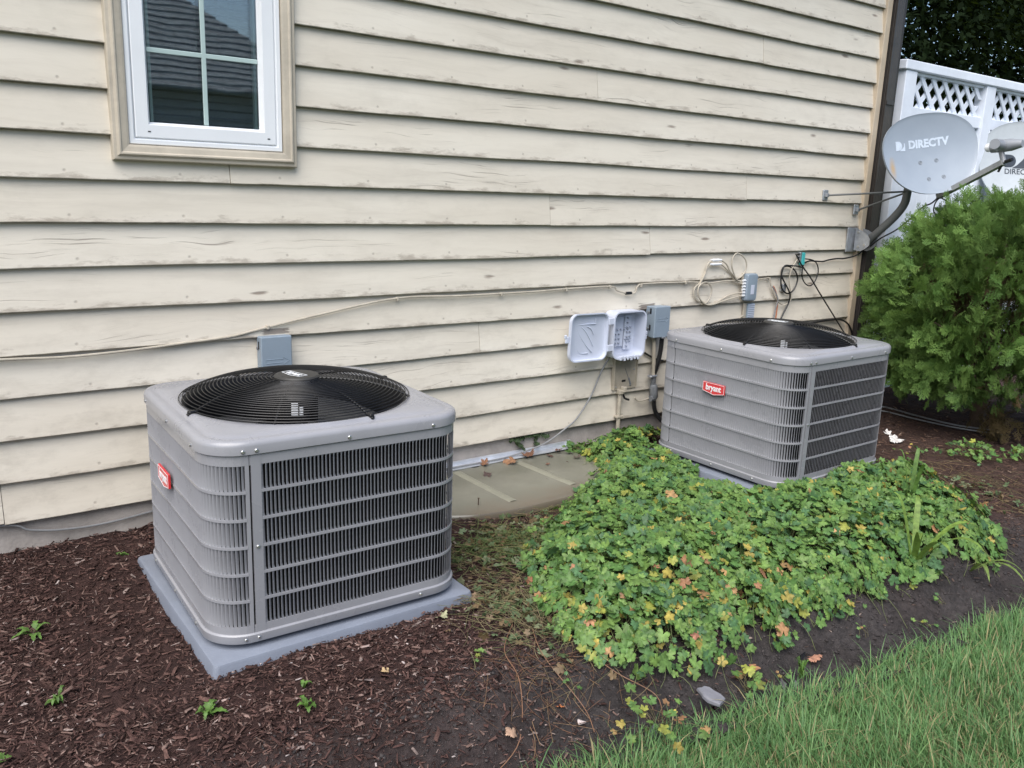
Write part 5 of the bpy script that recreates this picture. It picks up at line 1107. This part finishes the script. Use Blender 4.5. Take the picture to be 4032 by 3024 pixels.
# ------------------------------------------------------------------ mulch chips and litter
def on_bed(x, y):
    ok = (y < 0.02) & (y > lawn_y(x)+0.04)
    ok &= ~((np.abs(x-1.128) < 0.458) & (np.abs(y+0.735) < 0.458)); ok &= ~((np.abs(x-3.765) < 0.46) & (np.abs(y+0.77) < 0.46))
    ok &= ~((np.abs(x-2.36) < 0.655) & (y > -0.60*np.clip(1-(np.abs(x-2.36)/0.66)**2.6, 0, 1)**0.38)); return ok
T = np.array([(-.5, -.5, 0), (.5, -.35, 0), (.48, .4, 0), (-.5, .5, 0), (-.46, -.4, 1), (.44, -.25, 1), (.46, .28, 1), (-.42, .38, 1)], float)
FB = np.array([(4, 5, 6, 7), (0, 1, 5, 4), (1, 2, 6, 5), (2, 3, 7, 6), (3, 0, 4, 7)])
rg = np.random.default_rng(3)
def chips(n, xr, yr, fn, lr, wr, pal, seed, tilt=0.28):
    r_ = np.random.default_rng(seed); x = r_.uniform(*xr, n); y = r_.uniform(*yr, n); k = on_bed(x, y) & (r_.random(n) < fn(x, y)); x, y = x[k], y[k]; n = len(x)
    z = ground_full(x, y)+r_.uniform(-0.002, 0.010, n); ln = r_.uniform(*lr, n)*np.exp(r_.normal(0, 0.25, n)); wd = ln*r_.uniform(*wr, n); th = wd*r_.uniform(0.15, 0.5, n)
    a, b_, c_ = euler_frames(n, tilt, r_)
    V = np.stack([x, y, z], -1)[:, None]+(T[None, :, 0:1]*ln[:, None, None])*a[:, None]+(T[None, :, 1:2]*wd[:, None, None])*b_[:, None]+(T[None, :, 2:3]*th[:, None, None])*c_[:, None]
    F_ = (FB[None]+(np.arange(n)*8)[:, None, None]).reshape(-1, 4); cs = np.array([p[1] for p in pal]); pw = np.array([p[0] for p in pal]); pw = pw/pw.sum()
    V = V+r_.normal(0, 1, V.shape)*(wd*0.22)[:, None, None]; c0 = cs[r_.choice(len(pal), n, p=pw)]*r_.uniform(0.7, 1.3, (n, 1)); return V.reshape(-1, 3), F_, np.repeat(c0, 8, axis=0)
DARK = [(4, (0.036, 0.018, 0.015)), (4, (0.062, 0.032, 0.027)), (3, (0.100, 0.056, 0.046)), (1.2, (0.15, 0.098, 0.082)), (0.35, (0.24, 0.185, 0.165))]
def dens_left(x, y): return np.clip(0.25+0.75*sst(1.75, 1.35, x), 0, 1)*np.where((x > 0.36) & (x < 0.70) & (y > -1.25), 0.55, 1.0)*(0.35+0.65*sst(0.25, 0.55, y-lawn_y(x)))
pal_light = [(1, (0.27, 0.205, 0.185)), (1.6, (0.20, 0.135, 0.115)), (0.3, (0.42, 0.36, 0.34))]
parts = [chips(95000, (-0.35, 2.3), (-2.0, 0.02), dens_left, (0.003, 0.026), (0.05, 0.28), DARK, 1, 0.36),
         chips(3600, (-0.3, 2.0), (-2.0, 0.0), lambda x, y: dens_left(x, y)*np.where((x > 0.30) & (x < 0.72) & (y > -1.3), 0.2, 1.0), (0.005, 0.019), (0.12, 0.40), pal_light, 2, 0.2),
         chips(14000, (4.0, 6.6), (-2.1, 0.0), lambda x, y: 0.8+0*x, (0.010, 0.030), (0.06, 0.2), [(3, (0.075, 0.045, 0.034)), (2, (0.12, 0.072, 0.05)), (0.25, (0.24, 0.17, 0.13))], 4, 0.25),
         chips(5000, (1.3, 4.6), (-2.2, -1.1), lambda x, y: 0.6*sst(0.1, 0.4, y-lawn_y(x))+0.12, (0.006, 0.02), (0.1, 0.4), [(3, (0.05, 0.038, 0.035)), (2, (0.08, 0.055, 0.045)), (0.3, (0.26, 0.2, 0.17))], 5, 0.3)]
V, F_, C_ = merge(parts); tag(mesh_np('mulch_chips', V, F_, M_CHIP, None, False, C_), 'shredded reddish brown bark mulch covering the planting bed', 'mulch', kind='stuff')
# soil clods on the trench bank
r_ = np.random.default_rng(8); n = 9000; x = r_.uniform(0.4, 5.2, n); e_ = r_.uniform(0.05, 0.50, n)**1.0; y = lawn_y(x)+e_; s_ = r_.uniform(0.0013, 0.0055, n)*np.exp(r_.normal(0, 0.3, n))
oct_ = np.array([(1, 0, 0), (-1, 0, 0), (0, 1, 0), (0, -1, 0), (0, 0, .8), (0, 0, -.8)], float); fo = np.array([(0, 2, 4), (2, 1, 4), (1, 3, 4), (3, 0, 4), (2, 0, 5), (1, 2, 5), (3, 1, 5), (0, 3, 5)])
V, F_ = scatter(oct_, fo, np.stack([x, y, ground_full(x, y)+s_*0.2], -1), euler_frames(n, 1.0, r_), s_)
V = V+r_.normal(0, 0.0012, V.shape); tag(mesh_np('soil_clods', V, F_, M_CHIP, None, True, np.repeat(np.array([0.052, 0.045, 0.044])*r_.uniform(0.7, 1.4, (n, 1)), 6, axis=0)), 'loose dark soil crumbs on the bank above the lawn', 'soil', kind='stuff')
# dry stems and wilted clippings between the nearer unit and the geraniums
r_ = np.random.default_rng(9)
def straws(n, cx, cy, sx, sy, ln, cols, h=0.02):
    x = r_.normal(cx, sx, n); y = r_.normal(cy, sy, n); k = on_bed(x, y); x, y = x[k], y[k]; n = len(x); a = r_.uniform(0, 6.28, n); l = r_.uniform(*ln, n)
    p0 = np.stack([x, y, ground_full(x, y)+r_.uniform(0.003, h, n)], -1); x2, y2 = x+np.cos(a)*l, y+np.sin(a)*l; p1 = np.stack([x2, y2, ground_full(x2, y2)+r_.uniform(0.002, h, n)], -1)
    c_ = np.array(cols)[r_.integers(0, len(cols), n)]*r_.uniform(0.7, 1.25, (n, 1)); return stems_np(p0, p1, r_.uniform(0.0005, 0.0011, n), c_, r_, 4, 0.10)
parts = [straws(520, 1.68, -1.32, 0.10, 0.16, (0.04, 0.13), [(0.23, 0.19, 0.105), (0.18, 0.14, 0.08), (0.17, 0.18, 0.08)], 0.04),
         straws(700, 1.98, -0.90, 0.16, 0.10, (0.04, 0.14), [(0.15, 0.18, 0.065), (0.10, 0.16, 0.05), (0.22, 0.19, 0.09)], 0.05),
         straws(160, 1.60, -1.68, 0.14, 0.10, (0.04, 0.14), [(0.22, 0.14, 0.08), (0.15, 0.08, 0.05)], 0.012),
         straws(260, 4.55, -1.55, 0.14, 0.22, (0.05, 0.16), [(0.22, 0.16, 0.08), (0.16, 0.15, 0.07), (0.12, 0.07, 0.05)], 0.03),
         straws(110, 2.45, -0.74, 0.16, 0.04, (0.05, 0.14), [(0.24, 0.19, 0.10), (0.12, 0.07, 0.05)], 0.04)]
V, F_, C_ = merge(parts); tag(mesh_np('dry_stems', V, F_, M_CHIP, None, False, C_), 'tangle of dry yellowish stems between the nearer unit and the geraniums', 'dry stems', kind='stuff')
n = 420; x = np.concatenate([r_.normal(2.05, 0.19, 420), r_.normal(1.68, 0.09, 150), r_.normal(4.45, 0.1, 80)]); y = np.concatenate([r_.normal(-0.90, 0.10, 420), r_.normal(-1.34, 0.14, 150), r_.normal(-1.6, 0.2, 80)]); k = on_bed(x, y); x, y = x[k], y[k]; n = len(x)
pos = np.stack([x, y, ground_full(x, y)+r_.uniform(0.008, 0.04, n)], -1); cw = np.array([(0.08, 0.12, 0.05), (0.12, 0.17, 0.085), (0.17, 0.19, 0.11), (0.16, 0.11, 0.06)])[r_.integers(0, 4, n)]
tri = leaves_mesh('w', pos, None, r_.uniform(0.010, 0.022, n), cw, r_, 0.8); tag(mesh_np('wilted_clippings', tri[0], tri[1], M_LEAF, None, False, tri[2]), 'wilted green clippings strewn between the well cover and the geraniums', 'clippings', kind='stuff')
def runner(pts, label, col=M_CABLE_B, r0=0.0016):
    P = [(x, y, float(ground_full(np.array([x]), np.array([y]))[0])+0.006+h) for x, y, h in pts]
    tag(MB().tube(crv(P, 6), r0, 5).build('runner_stem', M_RUN, None, True), label, 'plant stem', 'bare runner stems')
M_RUN = mat('reddish_stem', (0.20, 0.105, 0.06), 0.6, var=0.2)
runner([(1.62, -1.40, 0.0), (1.50, -1.52, 0.01), (1.46, -1.66, 0.0), (1.36, -1.80, 0.004), (1.22, -1.86, 0.0)], 'longest reddish bare stem running down the soil slope to the grass')
runner([(1.66, -1.46, 0.01), (1.60, -1.60, 0.008), (1.62, -1.78, 0.0), (1.58, -1.88, 0.0)], 'thin reddish bare stem just right of the longest one')
runner([(1.75, -1.62, 0.01), (1.78, -1.76, 0.02), (1.86, -1.86, 0.01), (1.80, -1.95, 0.0)], 'bare stem trailing under the geranium edge')

# ------------------------------------------------------------------ grass
rg = np.random.default_rng(21)
def grass(n, xr, depth, seed, wmul=1.0):
    r_ = np.random.default_rng(seed); x = r_.uniform(*xr, n); e = r_.uniform(depth[0], depth[1], n); y = lawn_y(x)-e
    edge = sst(-0.05, 0.10, e); patch = fbm(x*5, y*5, 77); k = r_.random(n) < (0.35+0.65*edge)*np.clip(0.35+1.3*patch, 0, 1); x, y, e, patch = x[k], y[k], e[k], patch[k]; n = len(x)
    flow = (fbm(x*3.1, y*3.1, 51, 3)-0.45)*7+1.1; az = flow*0.8+r_.normal(0, 1.35, n); ln = np.clip(0.039*np.exp(r_.normal(0, 0.42, n)), 0.012, 0.105)*(0.75+0.9*fbm(x*4, y*4, 63)); lean = np.clip(r_.normal(0.62, 0.36, n), 0.02, 1.45)
    wd = r_.uniform(0.0009, 0.0023, n)*wmul; z0 = -0.305+(fbm(x*6, y*6, 4)-0.5)*0.03+0*x
    d = np.stack([np.cos(az), np.sin(az)], -1); s_ = np.stack([-np.sin(az), np.cos(az)], -1)*wd[:, None]
    V = np.zeros((n, 7, 3))
    for i, t in enumerate((0, 0.4, 0.75)):
        out = ln*(lean*t**1.8); h = ln*t*np.cos(lean*t*0.75); w_ = (1, 0.9, 0.6)[i]
        for q, sg in enumerate((-1, 1)):
            V[:, i*2+q, 0] = x+d[:, 0]*out+sg*s_[:, 0]*w_; V[:, i*2+q, 1] = y+d[:, 1]*out+sg*s_[:, 1]*w_; V[:, i*2+q, 2] = z0+h
    V[:, 6, 0] = x+d[:, 0]*ln*lean; V[:, 6, 1] = y+d[:, 1]*ln*lean; V[:, 6, 2] = z0+ln*np.cos(lean*0.75)
    f = np.array([(0, 1, 3), (0, 3, 2), (2, 3, 5), (2, 5, 4), (4, 5, 6)]); F_ = (f[None]+(np.arange(n)*7)[:, None, None]).reshape(-1, 3)
    t = r_.random((n, 1)); c_ = np.array([0.074, 0.172, 0.060])*(1-t)+np.array([0.158, 0.275, 0.098])*t; pt = patch[:, None]; c_ = c_*(0.8+0.45*pt)
    dry = r_.random((n, 1)) < 0.10*(1+e[:, None]*1.6); c_ = np.where(dry, np.array([0.34, 0.29, 0.15])*r_.uniform(0.6, 1.2, (n, 1)), c_)
    return V.reshape(-1, 3), F_, np.repeat(c_, 7, axis=0)
parts = [grass(105000, (0.85, 4.7), (-0.03, 0.85), 1), grass(36000, (-0.6, 5.4), (0.5, 1.9), 2, 1.6), grass(16000, (4.5, 8.0), (-0.04, 1.0), 3, 1.6)]
V, F_, C_ = merge(parts); tag(mesh_np('lawn_grass', V, F_, M_GRASS, None, False, C_), 'green lawn grass with some dry straw blades in the front right', 'grass', kind='stuff')

# ------------------------------------------------------------------ arborvitae shrub
def spray_template(seed):
    r_ = np.random.default_rng(seed); V = []; F_ = []
    def strip(p, q, w0, w1):
        p = np.array(p); q = np.array(q); d = q-p; s_ = np.array([-d[1], d[0], 0]); s_ = s_/(np.linalg.norm(s_)+1e-9); o = len(V)
        V.extend([p-s_*w0, p+s_*w0, q+s_*w1, q-s_*w1]); F_.append((o, o+1, o+2)); F_.append((o, o+2, o+3))
    axis = [np.array((0, 0, 0.0)), np.array((0.03, 0.5, 0.06)), np.array((0.05, 1.0, 0.02))]
    strip(axis[0], axis[1], 0.035, 0.03); strip(axis[1], axis[2], 0.03, 0.008)
    for i in range(8):
        t = 0.12+0.80*i/8; base = axis[0]*(1-t)*(1-t)+axis[1]*2*t*(1-t)+axis[2]*t*t; sg = 1 if i % 2 else -1; l = (0.50*(1-t)**0.6+0.10)*r_.uniform(0.8, 1.2)
        a = rad(38+r_.uniform(-8, 8)); tip = base+np.array((sg*math.sin(a)*l, math.cos(a)*l, r_.uniform(-0.10, 0.04))); strip(base, tip, 0.030, 0.010)
        for u in (0.4, 0.7):
            bb = base*(1-u)+tip*u
            for s2 in (1, -1):
                a2 = a+s2*0.75; l2 = l*0.42*(1.1-u*0.6); strip(bb, bb+np.array((sg*math.sin(a2)*l2, math.cos(a2)*l2, r_.uniform(-0.06, 0.03))), 0.024, 0.008)
    return np.array(V), np.array(F_)
ST = [spray_template(s_) for s_ in (1, 2, 3)]
sh = empty('arborvitae_shrub', (5.75, -0.95, -0.15), 0, 'rounded bright green arborvitae shrub right of the far air conditioner', 'shrub')
SC = np.array([5.80, -0.95, 0.585]); SR = np.array([0.79, 0.79, 0.82])
r_ = np.random.default_rng(17)
def shell_r(d):
    """lumpy radius for unit directions"""
    th = np.arctan2(d[:, 1], d[:, 0]); ph = d[:, 2]; low = sst(-0.25, -0.95, ph)
    r0 = 1.0+0.34*(fbm(th*3.4+20, ph*5.4+9, 71, 3)-0.47)
    return r0*(1-0.16*low)
def sprays(nc, per, r0, r1, colfn, ls, seed):
    r_ = np.random.default_rng(seed); d = r_.normal(0, 1, (nc, 3)); d /= np.linalg.norm(d, axis=1, keepdims=True)
    d = d[d[:, 2] > -0.66]; nc = len(d); rr = r_.uniform(r0, r1, nc)*shell_r(d); c = SC+d*rr[:, None]*SR
    # each frond: flat sprays fanning from one twig, pointing outward and a little up
    ax = d*0.9+np.array([0, 0, 0.40])*(0.3+0.7*sst(-0.6, 0.4, d[:, 2]))[:, None]+r_.normal(0, 0.30, (nc, 3)); ax /= np.linalg.norm(ax, axis=1, keepdims=True)
    nm = np.cross(ax, np.array([0, 0, 1.0]))+r_.normal(0, 0.45, (nc, 3)); nm -= ax*(nm*ax).sum(1, keepdims=True); nm /= np.linalg.norm(nm, axis=1, keepdims=True)
    sd = np.cross(ax, nm); fan = r_.normal(0, 0.62, (nc, per)); along = r_.uniform(-0.09, 0.06, (nc, per)); n = nc*per
    A = ax[:, None]*np.cos(fan)[..., None]+sd[:, None]*np.sin(fan)[..., None]+nm[:, None]*r_.normal(0, 0.22, (nc, per, 1)); A = A.reshape(n, 3); A /= np.linalg.norm(A, axis=1, keepdims=True)
    p = (c[:, None]+ax[:, None]*along[..., None]+sd[:, None]*(np.sin(fan)*0.055)[..., None]+nm[:, None]*r_.normal(0, 0.014, (nc, per, 1))).reshape(n, 3)
    Nn = np.repeat(nm, per, axis=0)+r_.normal(0, 0.30, (n, 3)); Nn -= A*(Nn*A).sum(1, keepdims=True); Nn /= np.linalg.norm(Nn, axis=1, keepdims=True)
    S_ = np.cross(A, Nn); sz = r_.uniform(*ls, n); cols = colfn(r_, n, p, A)*np.repeat(r_.uniform(0.72, 1.28, (nc, 1)), per, axis=0); Vs = []; w_ = r_.integers(0, 3, n)
    for q in range(3):
        k = w_ == q; T_, F_ = ST[q]; V, Fq = scatter(T_, F_, p[k]-A[k]*sz[k][:, None]*0.4, (S_[k], A[k], Nn[k]), sz[k]); Vs.append((V, Fq, np.repeat(cols[k], len(T_), axis=0)))
    return merge(Vs)
def col_green(r_, n, p, d):
    t = r_.random((n, 1)); c_ = np.array([0.090, 0.176, 0.044])*(1-t)+np.array([0.170, 0.275, 0.072])*t
    pn = vnoise(p[:, 0]*5, p[:, 1]*5+p[:, 2]*5, 5)[:, None]; c_ = c_*(0.75+0.5*pn)
    br = np.exp(-(((p-np.array([5.30, -1.55, 0.22]))**2).sum(1))/0.035)[:, None]; u = r_.random((n, 1)); return np.where(u < br*0.75, np.array([0.13, 0.085, 0.045])*r_.uniform(0.7, 1.3, (n, 1)), c_)
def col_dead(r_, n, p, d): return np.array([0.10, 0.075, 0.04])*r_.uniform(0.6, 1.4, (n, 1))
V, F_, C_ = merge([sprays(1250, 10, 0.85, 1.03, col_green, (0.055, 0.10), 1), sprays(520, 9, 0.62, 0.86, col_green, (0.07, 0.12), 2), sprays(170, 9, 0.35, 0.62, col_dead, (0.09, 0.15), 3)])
o = mesh_np('foliage', V-np.array([5.75, -0.95, -0.15]), F_, M_ARBOR, sh, False, C_)
b = MB(); b.tube(crv([(0.02, 0, -0.06), (0.0, 0.01, 0.12), (0.03, 0.0, 0.35), (0.02, 0, 0.8), (0.0, 0, 1.3)]), [0.05]*6+[0.042]*5+[0.03]*5+[0.012]*5, 8) if False else b.tube([(0.02, 0, -0.06), (0.0, 0.01, 0.12), (0.03, 0.0, 0.35), (0.02, 0, 0.8), (0.0, 0, 1.3)], [0.055, 0.048, 0.04, 0.028, 0.01], 9); b.build('trunk', M_BARK, sh, True)
for k in range(26):
    d = Vector((random.gauss(0, 1), random.gauss(0, 1), random.gauss(0.1, 0.6))).normalized(); z0 = random.uniform(0.15, 0.7); p0 = Vector((0.02, 0, z0)); p1 = Vector((0.03, 0, 0.77))+d*0.68
    MB().tube(crv([p0, p0.lerp(p1, 0.5)+Vector((0, 0, -0.04)), p1], 4), [0.014-0.0012*i for i in range(9)], 5).build('branch', M_BARK, sh, True)
# brown dead frond at the stem foot
r_ = np.random.default_rng(4); n = 60; p = np.array([5.58, -1.12, -0.02])+r_.normal(0, 1, (n, 3))*np.array([0.04, 0.05, 0.06]); ax = r_.normal(0, 0.5, (n, 3))+np.array([-0.2, -0.3, -0.8]); ax /= np.linalg.norm(ax, axis=1, keepdims=True); nm = np.cross(ax, r_.normal(0, 1, (n, 3))); nm /= np.linalg.norm(nm, axis=1, keepdims=True)
T_, Fq = ST[0]; V, F_ = scatter(T_, Fq, p, (np.cross(ax, nm), ax, nm), r_.uniform(0.07, 0.12, n)); mesh_np('dead_frond', V-np.array([5.75, -0.95, -0.15]), F_, M_ARBOR, sh, False, np.repeat(np.array([0.16, 0.115, 0.055])*r_.uniform(0.7, 1.3, (n, 1)), len(T_), axis=0))

# ------------------------------------------------------------------ dark trees beyond the fence
LT = np.array([(0, 0, 0), (-0.33, 0.35, 0.04), (-0.30, 0.75, 0.0), (0, 1.15, -0.08), (0.30, 0.75, 0.0), (0.33, 0.35, 0.04)]); LF = np.array([(0, 1, 2), (0, 2, 3), (0, 3, 4), (0, 4, 5)])
def tree(c, rx, rz_, zc, n, ls, label, seed, col):
    r_ = np.random.default_rng(seed); root = empty('tree', (c[0], c[1], -0.3), 0, label, 'tree', 'trees beyond the fence')
    k = n//18; d = r_.normal(0, 1, (k, 3)); d /= np.linalg.norm(d, axis=1, keepdims=True); rr = r_.uniform(0.25, 1.0, k)**0.45
    cc = np.stack([c[0]+d[:, 0]*rr*rx, c[1]+d[:, 1]*rr*rx, zc+d[:, 2]*rr*rz_], -1); cc = np.repeat(cc, 18, axis=0); p = cc+r_.normal(0, 0.17, cc.shape)
    fr = euler_frames(len(p), 0.9, r_, np.repeat(d, 18, axis=0)*0.5); s_ = r_.uniform(*ls, len(p)); V, F_ = scatter(LT, LF, p, fr, s_)
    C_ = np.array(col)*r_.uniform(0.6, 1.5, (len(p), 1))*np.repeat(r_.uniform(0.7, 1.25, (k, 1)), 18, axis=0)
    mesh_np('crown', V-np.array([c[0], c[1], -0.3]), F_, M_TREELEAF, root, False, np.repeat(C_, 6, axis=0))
    b = MB(); b.tube([(0, 0, 0), (0.05, 0, 1.4), (0, 0.05, 3), (0.1, 0, zc+rz_*0.6)], [0.20, 0.16, 0.12, 0.03], 9); b.build('trunk', M_BARK, root, True)
    for q in range(7):
        a = q*0.9; z = 1.6+0.5*q; MB().tube([(0, 0, z), (math.cos(a)*rx*0.4, math.sin(a)*rx*0.4, z+0.6), (math.cos(a)*rx*0.8, math.sin(a)*rx*0.8, z+0.9)], [0.06, 0.04, 0.015], 6).build('limb', M_BARK, root, True)
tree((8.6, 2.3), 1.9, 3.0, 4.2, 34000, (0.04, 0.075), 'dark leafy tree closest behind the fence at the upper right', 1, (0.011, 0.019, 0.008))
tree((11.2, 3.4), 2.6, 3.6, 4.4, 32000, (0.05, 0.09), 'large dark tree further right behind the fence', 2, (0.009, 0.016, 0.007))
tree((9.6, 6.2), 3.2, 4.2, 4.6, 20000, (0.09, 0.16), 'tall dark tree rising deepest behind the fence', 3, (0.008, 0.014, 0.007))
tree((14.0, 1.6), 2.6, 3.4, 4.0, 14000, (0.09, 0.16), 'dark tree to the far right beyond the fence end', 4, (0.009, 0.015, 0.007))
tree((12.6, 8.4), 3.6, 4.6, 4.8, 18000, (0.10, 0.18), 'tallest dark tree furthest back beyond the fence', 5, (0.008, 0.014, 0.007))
print('tris', sum(len(m.polygons) for m in bpy.data.meshes))
